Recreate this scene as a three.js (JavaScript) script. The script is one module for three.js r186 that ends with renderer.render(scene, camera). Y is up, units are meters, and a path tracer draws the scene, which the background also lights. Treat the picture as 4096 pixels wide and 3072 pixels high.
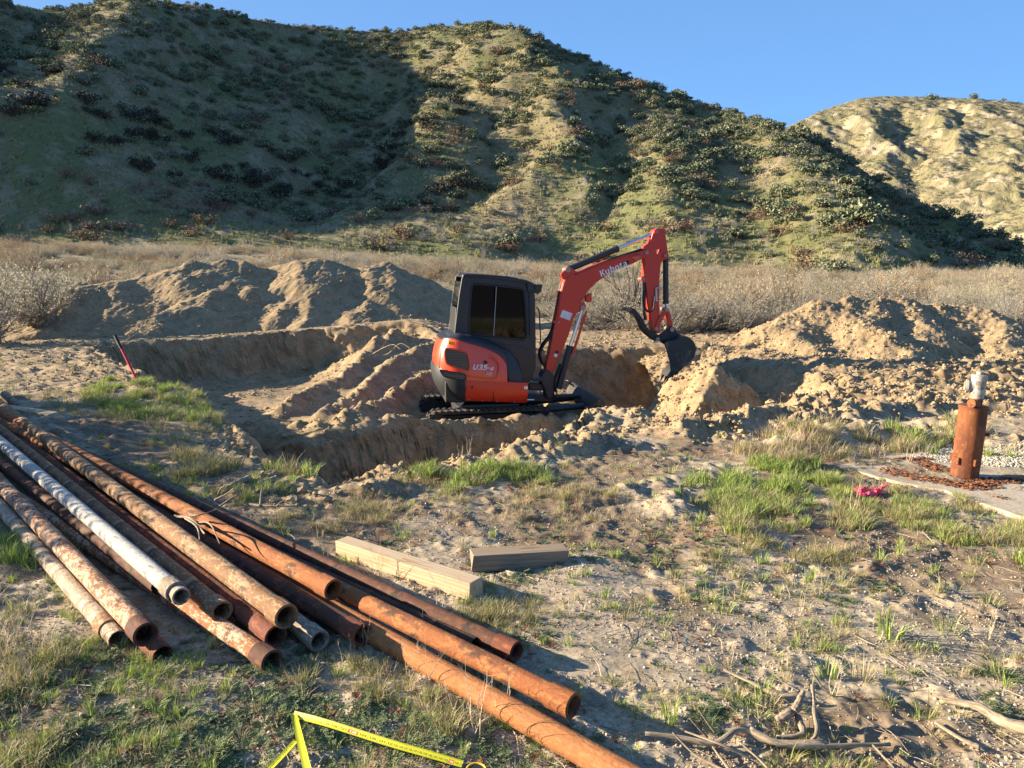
import * as THREE from 'three';
import { mergeGeometries, mergeVertices, toCreasedNormals } from 'three/addons/utils/BufferGeometryUtils.js';
import { TextGeometry } from 'three/addons/geometries/TextGeometry.js';
import { FontLoader } from 'three/addons/loaders/FontLoader.js';
import { RoundedBoxGeometry } from 'three/addons/geometries/RoundedBoxGeometry.js';
import { createNoise2D, createNoise3D } from 'simplex-noise';

// ---------------------------------------------------------------- camera, sky, sun, exposure
const scene = new THREE.Scene();
const F = 2889, PITCH = 9.5 * Math.PI / 180, EYE = new THREE.Vector3(0, 1.75, 0);
const camera = new THREE.PerspectiveCamera(2 * Math.atan(1536 / F) * 180 / Math.PI, 4 / 3, 0.1, 3000);
camera.position.copy(EYE);
camera.rotation.x = -PITCH;
const renderer = new THREE.WebGLRenderer({ antialias: true });
renderer.toneMapping = THREE.LinearToneMapping;
renderer.toneMappingExposure = 3.3;
renderer.shadowMap.enabled = true;
const AZ = -80 * Math.PI / 180, EL = 16.8 * Math.PI / 180;      // low sun from the left, a little ahead
const sunDir = new THREE.Vector3(Math.sin(AZ) * Math.cos(EL), Math.sin(EL), -Math.cos(AZ) * Math.cos(EL));
const sun = new THREE.DirectionalLight(new THREE.Color().setRGB(1, 0.83, 0.60), 5);
sun.position.copy(sunDir).multiplyScalar(300); sun.target.position.set(0, 0, -10);
sun.castShadow = true; sun.shadow.radius = 1.2;
Object.assign(sun.shadow.camera, { left: -160, right: 160, top: 120, bottom: -120, near: 1, far: 900 });
sun.shadow.mapSize.set(4096, 4096);
scene.add(sun, sun.target);
{
  const W = 512, Hh = 256, data = new Float32Array(W * Hh * 4);
  for (let j = 0; j < Hh; j++) for (let i = 0; i < W; i++) {
    const el = ((j + 0.5) / Hh - 0.5) * Math.PI, az = ((i + 0.5) / W - 0.5) * 2 * Math.PI;
    const v = [Math.cos(el) * Math.cos(az), Math.sin(el), Math.cos(el) * Math.sin(az)];
    const c = Math.max(-1, Math.min(1, v[0] * sunDir.x + v[1] * sunDir.y + v[2] * sunDir.z)), g = Math.acos(c);
    const e = Math.max(0, Math.sin(el));
    const h = Math.exp(-e * 2.5);                              // paler near the horizon
    let r = 0.022 + 0.075 * h, gg = 0.058 + 0.158 * h, b = 0.145 + 0.27 * h;
    const a = 0.10 * Math.exp(-g * 2.3);                       // brighter round the sun
    r += a; gg += a * 0.98; b += a * 0.85;
    if (el < 0) { const k = Math.min(1, -el * 12); r += (0.05 - r) * k; gg += (0.042 - gg) * k; b += (0.03 - b) * k; }
    data.set([r, gg, b, 1], (j * W + i) * 4);
  }
  const t = new THREE.DataTexture(data, W, Hh, THREE.RGBAFormat, THREE.FloatType);
  t.mapping = THREE.EquirectangularReflectionMapping; t.magFilter = t.minFilter = THREE.LinearFilter;
  t.wrapS = THREE.RepeatWrapping; t.needsUpdate = true;
  scene.background = t; scene.environment = t;
}

// ---------------------------------------------------------------- helpers
function rng32(a) { return () => { a |= 0; a = a + 0x6D2B79F5 | 0; let t = Math.imul(a ^ a >>> 15, 1 | a); t = t + Math.imul(t ^ t >>> 7, 61 | t) ^ t; return ((t ^ t >>> 14) >>> 0) / 4294967296; }; }
const n2 = createNoise2D(rng32(11)), n3 = createNoise3D(rng32(23));
let R = rng32(7);
const rr = (a, b) => a + (b - a) * R(), pick = (a) => a[Math.floor(R() * a.length)];
const clamp = (x, a = 0, b = 1) => Math.min(b, Math.max(a, x));
const sst = (a, b, x) => { const t = clamp((x - a) / (b - a)); return t * t * (3 - 2 * t); };
const lerp = (a, b, t) => a + (b - a) * t;
const fbm = (x, z, o = 4, g = 0.5) => { let s = 0, a = 1, f = 1; for (let i = 0; i < o; i++) { s += a * n2(x * f + i * 17.3, z * f - i * 9.1); a *= g; f *= 2.03; } return s; };
const ridge = (x, z, o = 3) => { let s = 0, a = 1, f = 1; for (let i = 0; i < o; i++) { s += a * (1 - 2 * Math.abs(n2(x * f + i * 7.7, z * f + i * 3.3))); a *= 0.5; f *= 2.1; } return s; };
const V = (x, y, z) => new THREE.Vector3(x, y, z);
// a pixel of the 4096 x 3072 photograph gives a direction
function ray(px, py) { return V((px - 2048) / F, -(py - 1536) / F, -1).applyAxisAngle(V(1, 0, 0), -PITCH).normalize(); }
const gp = (px, py, h = 0) => { const r = ray(px, py), t = (h - EYE.y) / r.y; return V(r.x * t, h, r.z * t); };
const atD = (px, py, d) => { const r = ray(px, py), t = d / -r.z; return V(r.x * t, EYE.y + r.y * t, -d); };
const lin = (r, g, b) => new THREE.Color().setRGB(r, g, b);
const used = new Map();
function numbered(n) { const k = used.get(n) || 0; used.set(n, k + 1); return k ? n + '_' + String(k).padStart(3, '0') : n; }
function tag(o, label, category, group) { o.userData.label = label; o.userData.category = category; if (group) o.userData.group = group; return o; }
function shade(o) { o.traverse(m => { if (m.isMesh) { m.castShadow = true; m.receiveShadow = true; } }); return o; }
function top(name, o, label, category, group) { o.name = numbered(name); tag(o, label, category, group); scene.add(o); shade(o); return o; }
function struct(name, o) { o.name = numbered(name); o.userData.kind = 'structure'; scene.add(o); shade(o); return o; }
function stuff(name, o, label, category) { o.name = numbered(name); o.userData = { kind: 'stuff', label, category }; scene.add(o); shade(o); return o; }
function part(name, geo, mat, parent) { const m = new THREE.Mesh(geo, mat); m.name = name; parent.add(m); return m; }
function segDist(px, pz, ax, az, bx, bz) { const dx = bx - ax, dz = bz - az, t = clamp(((px - ax) * dx + (pz - az) * dz) / (dx * dx + dz * dz + 1e-9)); const ex = px - ax - dx * t, ez = pz - az - dz * t; return [Math.sqrt(ex * ex + ez * ez), t]; }
function sdPoly(P, x, z) {
  let d = 1e9, s = 1;
  for (let i = 0, j = P.length - 1; i < P.length; j = i++) {
    const [ax, az] = P[i], [bx, bz] = P[j], ex = bx - ax, ez = bz - az, wx = x - ax, wz = z - az;
    const t = clamp((wx * ex + wz * ez) / (ex * ex + ez * ez)), qx = wx - ex * t, qz = wz - ez * t;
    d = Math.min(d, qx * qx + qz * qz);
    if ((az > z) !== (bz > z) && x < (bx - ax) * (z - az) / (bz - az) + ax) s = -s;
  }
  return s * Math.sqrt(d);
}
// tileable value noise for textures
function tileNoise(seed, per) {
  const r = rng32(seed), g = new Float32Array(per * per); for (let i = 0; i < g.length; i++) g[i] = r();
  return (u, v) => { const x = u * per, y = v * per, i = Math.floor(x), j = Math.floor(y), fx = x - i, fy = y - j, a = fx * fx * (3 - 2 * fx), b = fy * fy * (3 - 2 * fy);
    const q = (p, o) => g[((o % per) + per) % per * per + ((p % per) + per) % per];
    return lerp(lerp(q(i, j), q(i + 1, j), a), lerp(q(i, j + 1), q(i + 1, j + 1), a), b); };
}
function tileFbm(seed, per, oct, gain = 0.55) { const f = []; for (let i = 0; i < oct; i++) f.push(tileNoise(seed + i * 31, per << i)); return (u, v) => { let s = 0, a = 1, w = 0; for (const n of f) { s += a * n(u, v); w += a; a *= gain; } return s / w; }; }
function tex(w, h, fn, srgb = true) {
  const d = new Uint8Array(w * h * 4);
  for (let j = 0; j < h; j++) for (let i = 0; i < w; i++) { const c = fn((i + 0.5) / w, (j + 0.5) / h); const k = (j * w + i) * 4; for (let q = 0; q < 3; q++) d[k + q] = clamp(c[q]) * 255; d[k + 3] = 255; }
  const t = new THREE.DataTexture(d, w, h); t.wrapS = t.wrapT = THREE.RepeatWrapping; t.magFilter = THREE.LinearFilter; t.minFilter = THREE.LinearMipmapLinearFilter; t.generateMipmaps = true;
  if (srgb) t.colorSpace = THREE.SRGBColorSpace; t.needsUpdate = true; return t;
}
function rep(t, x, y) { const c = t.clone(); c.repeat.set(x, y); c.needsUpdate = true; return c; }
const mix3 = (a, b, t) => [lerp(a[0], b[0], t), lerp(a[1], b[1], t), lerp(a[2], b[2], t)];
const font = await new FontLoader().loadAsync('fonts/droid/droid_sans_bold.typeface.json');

// shared surface textures: grain only
const soilTex = (() => { const a = tileFbm(3, 8, 6, 0.75), b = tileFbm(9, 64, 3, 0.8); return tex(512, 512, (u, v) => { const g = 0.52 + 0.75 * (a(u, v) - 0.5) + 0.8 * (b(u, v) - 0.5); const k = clamp(0.62 + g * 0.5, 0, 1); return [k, k * 0.985, k * 0.96]; }); })();
const soilBump = (() => { const a = tileFbm(5, 16, 6, 0.72), b = tileNoise(77, 96); return tex(512, 512, (u, v) => { const g = a(u, v) * 0.75 + 0.25 * Math.pow(b(u, v), 2); return [g, g, g]; }, false); })();
function soilMat(reps, bump) { return new THREE.MeshStandardMaterial({ vertexColors: true, roughness: 1, map: rep(soilTex, reps, reps), bumpMap: rep(soilBump, reps * 0.83, reps * 0.83), bumpScale: bump }); }
function gridGeo(nx, nz, fn, keep) {       // fn(i, j) -> [x, y, z, r, g, b, u, v]
  const P = new Float32Array(nx * nz * 3), C = new Float32Array(nx * nz * 3), U = new Float32Array(nx * nz * 2), I = [];
  for (let j = 0; j < nz; j++) for (let i = 0; i < nx; i++) { const k = j * nx + i, q = fn(i, j); P.set(q.slice(0, 3), k * 3); C.set(q.slice(3, 6), k * 3); U.set(q.slice(6, 8), k * 2); }
  for (let j = 0; j < nz - 1; j++) for (let i = 0; i < nx - 1; i++) { const a = j * nx + i, b = a + 1, c = a + nx, d = c + 1; if (keep && !(keep(a) || keep(b) || keep(c) || keep(d))) continue; I.push(a, b, c, b, d, c); }
  const g = new THREE.BufferGeometry(); g.setAttribute('position', new THREE.BufferAttribute(P, 3)); g.setAttribute('color', new THREE.BufferAttribute(C, 3)); g.setAttribute('uv', new THREE.BufferAttribute(U, 2)); g.setIndex(I); g.computeVertexNormals(); return g;
}
// ---------------------------------------------------------------- ground: field, pit, trench
const xz = (px, py, h = 0) => { const p = gp(px, py, h); return [p.x, p.z]; };
const PIT = [[374, 1400], [420, 1422], [488, 1470], [561, 1528], [650, 1553], [756, 1562], [800, 1620], [860, 1682], [926, 1712], [1016, 1805], [1130, 1855], [1225, 1885], [1290, 1942], [1444, 1924], [1660, 1876], [1850, 1846], [2103, 1792], [2235, 1765], [2285, 1705], [2370, 1668], [2480, 1642], [2560, 1652], [2640, 1692], [2745, 1728], [2894, 1702], [3160, 1652], [3300, 1640], [3352, 1590], [3330, 1530], [3200, 1488], [3040, 1468]].map(p => xz(...p));
PIT.push([3.95, -13.3], [3.65, -14.2], [3.32, -15.1], [2.3, -15.2], [1.4, -15.1], [0.7, -15.0], [-0.3, -15.2]);
PIT.push([-1.2, -15.4], [-2.4, -16.6], [-5.2, -16.5]);
const TRENCH = [...[[1130, 1855], [1225, 1885], [1290, 1942], [1444, 1924], [1660, 1876], [1850, 1846], [2103, 1792], [2235, 1765], [2285, 1705]].map(p => xz(...p)), ...[[2270, 1664], [2000, 1684], [1700, 1692], [1500, 1730], [1250, 1748], [1000, 1715], [930, 1690]].map(p => xz(p[0], p[1], -0.74))];
const FOOT = [[-1.4, 3.2], [-0.71, 2.9], [-0.36, 2.6], [-0.12, 1.7], [0.09, 1.0], [0.5, 0.75], [0.8, 0.75], [1.4, 0.7]];
const table = (T, s, k = 1) => { if (s <= T[0][0]) return T[0][k]; for (let i = 1; i < T.length; i++) if (s <= T[i][0]) { const a = T[i - 1], b = T[i]; return lerp(a[k], b[k], (s - a[0]) / (b[0] - a[0])); } return T[T.length - 1][k]; };
function fieldY(x, z) { const d = -z; return sst(20, 62, d) * table(FOOT, x / Math.max(d, 8)) + 0.05 * n2(x * 0.23, z * 0.23) * sst(2, 9, d) + 0.02 * n2(x * 0.9 + 4, z * 0.9); }
const line = (pts) => pts.map(([px, py, h]) => { const p = gp(px, py, h); return [p.x, p.z, h]; });
const BERMS = [   // ridges of loose soil thrown up between the ruts and along the edges: points (px, py, h), width, height
  [[[1129, 1654, -0.75], [1262, 1590, -0.72], [1365, 1578, -0.7], [1422, 1526, -0.6], [1507, 1455, -0.38], [1592, 1389, -0.08]], 0.23, 0.27, 0.4],
  [[[1290, 1700, -0.75], [1384, 1648, -0.72], [1450, 1597, -0.66], [1545, 1502, -0.45], [1640, 1455, -0.28], [1734, 1389, 0]], 0.21, 0.26, 0.4],
  [[[1400, 1705, -0.74], [1469, 1676, -0.72], [1545, 1635, -0.68], [1592, 1578, -0.58], [1687, 1512, -0.4], [1743, 1474, -0.25]], 0.21, 0.26, 0.4],
  [[[1000, 1700, -0.74], [1150, 1712, -0.74], [1300, 1730, -0.74], [1500, 1715, -0.74], [1700, 1688, -0.74], [2000, 1680, -0.74], [2260, 1658, -0.7]], 0.2, 0.13],
  [[[2330, 1700, 0], [2420, 1670, 0], [2520, 1665, 0], [2600, 1690, 0]], 0.3, 0.12],
  [[[2100, 1790, 0.05], [2300, 1778, 0.05], [2450, 1775, 0.05]], 0.22, 0.14],
  [[[2745, 1735, 0.02], [2894, 1712, 0.05], [3030, 1680, 0.05], [3160, 1660, 0.05], [3300, 1650, 0.05]], 0.28, 0.22],
  [[[3180, 1740, 0], [3350, 1700, 0], [3520, 1670, 0], [3700, 1650, 0]], 0.25, 0.16],
  [[[3150, 1800, 0], [3400, 1760, 0], [3650, 1730, 0], [3760, 1725, 0]], 0.22, 0.13],
  [[[3960, 1770, 0], [4096, 1790, 0]], 0.25, 0.13],
  [[[2500, 1990, 0], [2600, 1960, 0], [2660, 2000, 0], [2690, 2060, 0]], 0.12, 0.07],
  [[[1330, 1985, 0], [1480, 1975, 0], [1560, 1960, 0]], 0.14, 0.07],
  [[[1060, 1960, 0], [1130, 1965, 0]], 0.25, 0.06],
  [[[30, 1690, 0], [200, 1740, 0], [330, 1760, 0]], 0.5, 0.12],
  [[[560, 1560, 0.02], [680, 1575, 0.02], [760, 1590, 0.02]], 0.4, 0.1],
  [[[374, 1396, 0], [700, 1370, 0.1], [1100, 1340, 0.2], [1400, 1320, 0.35], [1590, 1300, 0.4]], 0.45, 0.10],
].map(([p, w, a, rough = 1]) => { const q = line(p), e = w * 3; return { p: q, w, a, rough, x0: Math.min(...q.map(v => v[0])) - e, x1: Math.max(...q.map(v => v[0])) + e, z0: Math.min(...q.map(v => v[1])) - e, z1: Math.max(...q.map(v => v[1])) + e }; });
const FARCREST = [[-9.2, -15.9, 0.02], [-7, -16.1, 0.1], [-5.2, -16.5, 0.22], [-2.4, -16.8, 0.45]];
const bump2 = (x, z) => 0.5 + 0.5 * n2(x, z);
function dirtMask(x, z) {      // 1 where the soil has been dug or thrown
  const d = -z, a = sdPoly(PIT, x, z);
  let m = sst(0.9, 0.1, a + 0.35 * n2(x * 0.8, z * 0.8));
  m = Math.max(m, sst(9.2, 11.2, d + 1.2 * n2(x * 0.3, z * 0.3)) * sst(24, 19, d));
  if (x > 2) m = Math.max(m, sst(7.2, 8.6, d + 0.5 * n2(x * 0.6, z * 0.6)) * sst(24, 19, d));
  return m;
}
let lastMask = 0;
function G(x, z) {
  const d = -z; let y = fieldY(x, z);
  lastMask = 0;
  if (d > 26 || d < 0) return y;
  const m = lastMask = dirtMask(x, z), w1 = 0.11 * n2(x * 0.9 + 5, z * 0.9) + 0.01 * n2(x * 3.7, z * 3.7), w2 = 0.11 * n2(x * 0.9 - 9, z * 0.9 + 3) + 0.01 * n2(x * 3.7 + 8, z * 3.7);
  // churned surface
  const lump = 0.5 * n2(x * 2.6, z * 2.6) + 0.32 * n2(x * 6.3, z * 6.3) + 0.2 * n2(x * 14, z * 14);
  y += m * (0.055 * lump + 0.05 * Math.max(0, n2(x * 0.9 + 3, z * 1.3)));
  if (x > 2.2) y += 0.10 * sst(7.6, 8.8, d) * sst(14, 11, d) * Math.max(0, ridge(x * 0.55 + 3, z * 1.5, 2) - 0.2) * sst(2.2, 3.6, x);
  y += (1 - m) * (0.02 * n2(x * 0.9, z * 0.9) + 0.0035 * n2(x * 4, z * 4) + 0.0016 * n2(x * 13, z * 13) + 0.0016 * n2(x * 30, z * 30));
  { const q = n2(x * 1.1 + 20, z * 1.1 + 7); y += 0.05 * sst(3.4, 5.2, d) * sst(8.5, 6.5, d) * Math.max(0, 0.5 * n2(x * 3.4, z * 3.4) + 0.35 * n2(x * 8, z * 8) + 0.3 * q) * sst(4.5, 2.5, x); }
  y -= 0.3 * Math.exp(-((x - 1.8) * (x - 1.8) / 6 + (d - 15.4) * (d - 15.4) / 4));
  // far side crest
  for (let i = 0; i < FARCREST.length - 1; i++) { const a = FARCREST[i], b = FARCREST[i + 1]; const [q, t] = segDist(x, z, a[0], a[1], b[0], b[1]); const hh = lerp(a[2], b[2], t); y = Math.max(y, hh * Math.exp(-q * q / 2.2) + 0.04 * lump); }
  const sa = sdPoly(PIT, x + w1, z + w2);
  if (sa < 0) {
    const k = sst(0, 0.42, -sa);
    let f = -0.80 + 0.05 * n2(x * 0.5, z * 0.5) + 0.02 * lump;
    { const u = (x + 0.55) * 0.9826 + (z + 12.385) * -0.1857, v = (x + 0.55) * 0.1857 + (z + 12.385) * 0.9826; f = lerp(f, -1.02, sst(1.5, 1.2, Math.abs(u)) * sst(1.05, 0.88, Math.abs(v))); }   // sunk where the machine stands
    f += 0.80 * sst(12.2, 16.2, d) * sst(-4.8, -2.6, x) * sst(0.4, -0.8, x);          // ramp out behind the machine
    f += 0.10 * sst(15.6, 12.5, d) * sst(-4.5, -2.5, x) * sst(-0.8, -2, x);
    f += 0.32 * sst(3.4, 4.2, x) + 0.15 * sst(4.4, 5.6, x) + 0.3 * sst(11, 12.8, d) * sst(3.9, 4.6, x);
    f -= 0.4 * sst(1.0, 1.8, x) * sst(3.8, 3.2, x) * sst(10.2, 11, d);
    y = lerp(y, f, k);
    const st = sdPoly(TRENCH, x + w1 * 0.6, z + w2 * 0.6);
    if (st < 0) y -= 1.35 * sst(0, 0.62, -st);
  } else {
    y -= 0.10 * sst(0.22, 0, sa) * bump2(x * 2.2, z * 2.2);                         // crumbled lip
  }
  // block of undug soil between the hole and the right trench: sunny left face, steep front
  if (x > 1.9 && x < 5.4 && d > 9.2 && d < 13.4) {
    const n = -0.08 + 0.10 * n2(x * 1.7, z * 1.7) + 0.03 * n2(x * 6, z * 6), u = x - 3.08, v = z + 10.8;
    y = Math.max(y, Math.min(0.31 + 1.166 * u - 0.37 * v - 2.2 * Math.max(0, -v - 0.75), 0.31 - 0.9 * u - 1.99 * v, 0.30 - 0.8 * Math.max(0, u - 0.1) + 0.3 * v) + n);
  }
  for (const b of BERMS) {
    if (x < b.x0 || x > b.x1 || z < b.z0 || z > b.z1) continue;
    let best = 9; for (let i = 0; i < b.p.length - 1; i++) { const q = segDist(x, z, b.p[i][0], b.p[i][1], b.p[i + 1][0], b.p[i + 1][1])[0]; if (q < best) best = q; }
    if (best < b.w * 3) y += b.a * Math.exp(-best * best / (b.w * b.w)) * (0.8 + b.rough * (0.45 * n2(x * 2.3 + 30, z * 2.3) + 0.25 * n2(x * 7, z * 7)));
  }
  return y;
}
// colours of the soil: gravelly grey-beige ground, tan spoil, dark humus patches, rust-stained scatter
const GRAVEL = [0.43, 0.365, 0.27], TAN = [0.37, 0.28, 0.165], HUMUS = [0.19, 0.14, 0.09], DAMP = [0.27, 0.195, 0.11], RUSTY = [0.22, 0.10, 0.05];
function soilColor(x, z, y, m) {
  const d = -z; let c = mix3(GRAVEL, TAN, m);
  const q = fbm(x * 0.7 + 9, z * 0.7, 4), q2 = fbm(x * 3.1, z * 3.1 + 40, 3);
  c = mix3(c, HUMUS, (1 - m) * clamp(sst(0.05, 0.75, q - 0.15 + 0.35 * q2 + 0.75 * sst(3.6, 4.6, d) * sst(8.5, 6.8, d) * sst(4.4, 2, x) + 0.6 * sst(-0.6, -2.4, x) * sst(11, 7, d)) * 0.85));
  c = mix3(c, DAMP, m * 0.55 * sst(0.0, 0.9, fbm(x * 0.9 + 2, z * 0.9 - 5, 3)));
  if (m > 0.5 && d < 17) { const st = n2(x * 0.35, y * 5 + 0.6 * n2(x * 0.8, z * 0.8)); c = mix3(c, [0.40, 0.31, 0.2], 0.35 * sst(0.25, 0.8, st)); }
  c = mix3(c, RUSTY, (1 - m) * 0.55 * sst(0.55, 0.95, fbm(x * 1.5 - 30, z * 1.5 + 12, 4)) * sst(3.2, 4.2, d));
  const v = 1 + 0.13 * q2; return [c[0] * v, c[1] * v, c[2] * v];
}
{
  const ds = 0.0034, S = 1.3, nx = Math.round(2 * S / ds), rows = [];
  for (let d = 0.9; d < 27;) { rows.push(d); d += (d > 15.2 && d < 16.8) || (d > 14.4 && d <= 15.2) || (d > 9.9 && d < 11.3) ? 0.03 : d * 0.0048; }
  const X = (i, j) => (-S + (i / (nx - 1)) * 2 * S) * (rows[j] + 0.9), Y = new Float32Array(nx * rows.length), M = new Float32Array(nx * rows.length);
  for (let j = 0; j < rows.length; j++) for (let i = 0; i < nx; i++) { Y[j * nx + i] = G(X(i, j), -rows[j]); M[j * nx + i] = lastMask; }
  const geo = gridGeo(nx, rows.length, (i, j) => {
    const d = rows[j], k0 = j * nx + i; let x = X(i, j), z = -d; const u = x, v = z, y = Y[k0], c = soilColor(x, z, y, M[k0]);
    if (d > 4.5 && d < 19 && i > 1 && i < nx - 2 && j > 1 && j < rows.length - 2) {   // ragged faces on the steep cuts
      const sl = Math.hypot((Y[k0 + 1] - Y[k0 - 1]) / (X(i + 1, j) - X(i - 1, j)), (Y[k0 + nx] - Y[k0 - nx]) / (rows[j + 1] - rows[j - 1]));
      const k = sst(0.5, 1.6, sl) * 0.05;
      if (k > 0) { const q = 0.9 * n3(x * 1.6, y * 3, z * 1.6) + 0.55 * n3(x * 4.5 + 9, y * 6, z * 4.5) + 0.35 * n3(x * 11, y * 13 + 4, z * 11); z += k * q * 1.4; x += k * 0.4 * n3(x * 3 + 20, y * 4, z * 3); }
    }
    return [x, y, z, ...c, u + 0.6 * y, v - y];
  });
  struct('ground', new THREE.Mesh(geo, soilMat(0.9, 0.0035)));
}
{ // the brushy flat beyond
  const rows = []; for (let d = 26.6; d < 92; d *= 1.016) rows.push(d);
  const nx = 420;
  const geo = gridGeo(nx, rows.length, (i, j) => { const d = rows[j], x = (-1.5 + 3 * i / (nx - 1)) * (d + 2), z = -d, q = fbm(x * 0.12, z * 0.3, 4); const c = mix3([0.32, 0.27, 0.165], [0.46, 0.41, 0.27], sst(-0.6, 0.6, q)); return [x, fieldY(x, z) - (j === 0 ? 0.02 : 0), z, ...c, x, z]; });
  struct('brushy_flat', new THREE.Mesh(geo, soilMat(0.35, 0.08)));
}
// ---------------------------------------------------------------- spoil heaps
function heap(crests, slope, foot) {      // crests: polylines of [x, z, y]; returns height of the heap's surface
  return (x, z) => { let h = -9; const w = 0.12 * n2(x * 0.9, z * 0.9), u = 0.12 * n2(x * 0.9 + 7, z * 0.9 + 5);
    for (const [p, sl] of crests) for (let i = 0; i < p.length - 1; i++) { const a = p[i], b = p[i + 1], [q, t] = segDist(x + w, z + u, a[0], a[1], b[0], b[1]); const v = lerp(a[2], b[2], t) - (Math.sqrt(q * q + 0.02) - 0.14) * (sl || slope) * (1 + 0.12 * n2(x * 0.5, z * 0.5 + i)); h = h < -5 ? v : (() => { const k = 0.09, e = clamp(0.5 + 0.5 * (v - h) / k); return lerp(h, v, e) + k * e * (1 - e); })(); }
    return h; };
}
const cr = (pts) => pts.map(([px, py, d]) => { const p = atD(px, py, d); return [p.x, p.z, p.y]; });
const leftHeap = heap([
  [cr([[60, 1325, 18.2], [106, 1305, 18.3], [203, 1203, 18.7], [317, 1138, 19], [488, 1126, 19.4], [586, 1097, 19.8], [716, 1077, 20], [781, 1048, 20.2], [895, 1040, 20.4], [976, 1052, 20.4], [1050, 1077, 20.4], [1196, 1048, 20.6], [1245, 1036, 20.6], [1318, 1040, 20.6], [1416, 1077, 20.6], [1538, 1052, 20.8], [1627, 1081, 20.8], [1709, 1122, 20.8], [1800, 1178, 20.8], [1880, 1260, 20.8], [1990, 1310, 20.6]])],
  [cr([[976, 1054, 20.4], [930, 1115, 19.7], [860, 1160, 19.1], [740, 1212, 18.3], [640, 1262, 17.6]]), 0.62],
  [cr([[1250, 1040, 20.6], [1225, 1080, 20.2]]), 0.7],
  [cr([[1627, 1090, 20.8], [1560, 1140, 20], [1462, 1205, 19], [1430, 1250, 18.4]]), 0.62],
  [cr([[317, 1138, 19], [230, 1230, 18], [120, 1330, 17.2]]), 0.5],
], 0.66);
const rightHeap = heap([
  [cr([[2960, 1400, 14.2], [3087, 1308, 14.8], [3175, 1258, 15.2], [3276, 1210, 15.4], [3398, 1200, 15.4], [3445, 1212, 15.4], [3547, 1197, 15.6], [3635, 1203, 15.6], [3690, 1226, 15.6], [3750, 1217, 15.6], [3851, 1230, 15.6], [3953, 1244, 15.4], [4000, 1275, 15], [4060, 1310, 14.8], [4200, 1330, 14.6], [4500, 1380, 14.5], [4800, 1450, 14.5]])],
  [cr([[3398, 1202, 15.4], [3440, 1280, 14.4], [3560, 1340, 13.4], [3620, 1410, 12.6]]), 0.5],
  [cr([[3175, 1260, 15.2], [3200, 1330, 14.2], [3240, 1390, 13.3], [3290, 1420, 12.7]]), 0.5],
  [cr([[3635, 1205, 15.6], [3670, 1290, 14.6], [3720, 1350, 13.8]]), 0.6],
  [cr([[3040, 1400, 13.4], [3160, 1430, 12.8], [3280, 1440, 12.2], [3420, 1500, 11.5]]), 0.42],
  [cr([[3960, 1250, 15.4], [4020, 1350, 14], [4060, 1440, 12.8]]), 0.55],
  [cr([[2830, 1375, 14.4], [2960, 1400, 14.0], [3050, 1420, 13.2]]), 0.35],
], 0.62);
const heapRough = (x, z, k) => k * (0.028 * n2(x * 1.3, z * 1.3) + 0.016 * n2(x * 3.6, z * 3.6) + 0.018 * Math.max(0, n2(x * 8, z * 8)) + 0.012 * n2(x * 13, z * 13) + 0.01 * Math.max(0, n2(x * 5 + 9, z * 5)));
const heapY = { l: (x, z) => leftHeap(x, z) + heapRough(x, z, 1), r: (x, z) => rightHeap(x, z) + heapRough(x + 50, z, 1.5) };
function heapMesh(fn, x0, x1, z0, z1, cell) {
  const nx = Math.ceil((x1 - x0) / cell), nz = Math.ceil((z1 - z0) / cell), over = new Uint8Array(nx * nz);
  return gridGeo(nx, nz, (i, j) => { const x = x0 + i * cell, z = z0 + j * cell; const g = G(x, z), h = fn(x, z), y = Math.max(h, g - 0.12); over[j * nx + i] = h > g - 0.06 ? 1 : 0;
    const q = fbm(x * 0.8, z * 0.8, 4), q2 = n2(x * 6, z * 6); let c = mix3(TAN, DAMP, 0.6 * sst(0, 0.9, q)); c = mix3(c, [0.37, 0.275, 0.165], 0.5 * sst(0.1, 0.9, fbm(x * 1.3 + 60, z * 1.3, 3))); const v = 1 + 0.1 * q2; return [x, y, z, c[0] * v, c[1] * v, c[2] * v, x, z]; }, k => over[k]);
}
const heapMat = soilMat(0.9, 0.007);
top('dirt_heap', new THREE.Mesh(heapMesh(heapY.l, -14.5, 0.6, -24, -15.6, 0.04), heapMat), 'long heap of dug brown soil behind the pit, left of the excavator cab', 'dirt heap');
top('dirt_heap', new THREE.Mesh(heapMesh(heapY.r, 2.6, 15, -19, -8.6, 0.04), heapMat), 'sunny heap of loose tan soil beyond the rusty post', 'dirt heap');
function surfY(x, z) { let y = G(x, z); if (z < -8.6 && z > -24) { if (x < 0.6 && z < -15.6) y = Math.max(y, heapY.l(x, z)); if (x > 2.6) y = Math.max(y, heapY.r(x, z)); } return y; }
// ---------------------------------------------------------------- the main hill
const SKY = [[-2200, 420, 110], [-1400, 260, 125], [-900, 170, 140], [-300, 100, 158], [0, 75, 165], [120, 58, 168], [300, 40, 172], [430, 22, 174], [560, 14, 175], [750, 14, 178], [900, 45, 182], [1000, 72, 185], [1090, 92, 188], [1250, 108, 192], [1400, 120, 195], [1500, 124, 196], [1600, 130, 196], [1750, 106, 190], [1900, 96, 185], [1960, 95, 184], [2050, 108, 177], [2200, 168, 170], [2300, 213, 164], [2450, 280, 155], [2600, 345, 146], [2750, 395, 138], [2880, 440, 131], [3000, 478, 125], [3150, 517, 118], [3250, 562, 112], [3400, 650, 105], [3550, 742, 98], [3700, 822, 92], [3850, 885, 86], [3950, 930, 82], [4096, 985, 77], [4300, 1040, 72], [5200, 1080, 68]].map(([px, py, d]) => { const p = atD(px, py, d); return [p.x / d, p.y, d]; });
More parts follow.
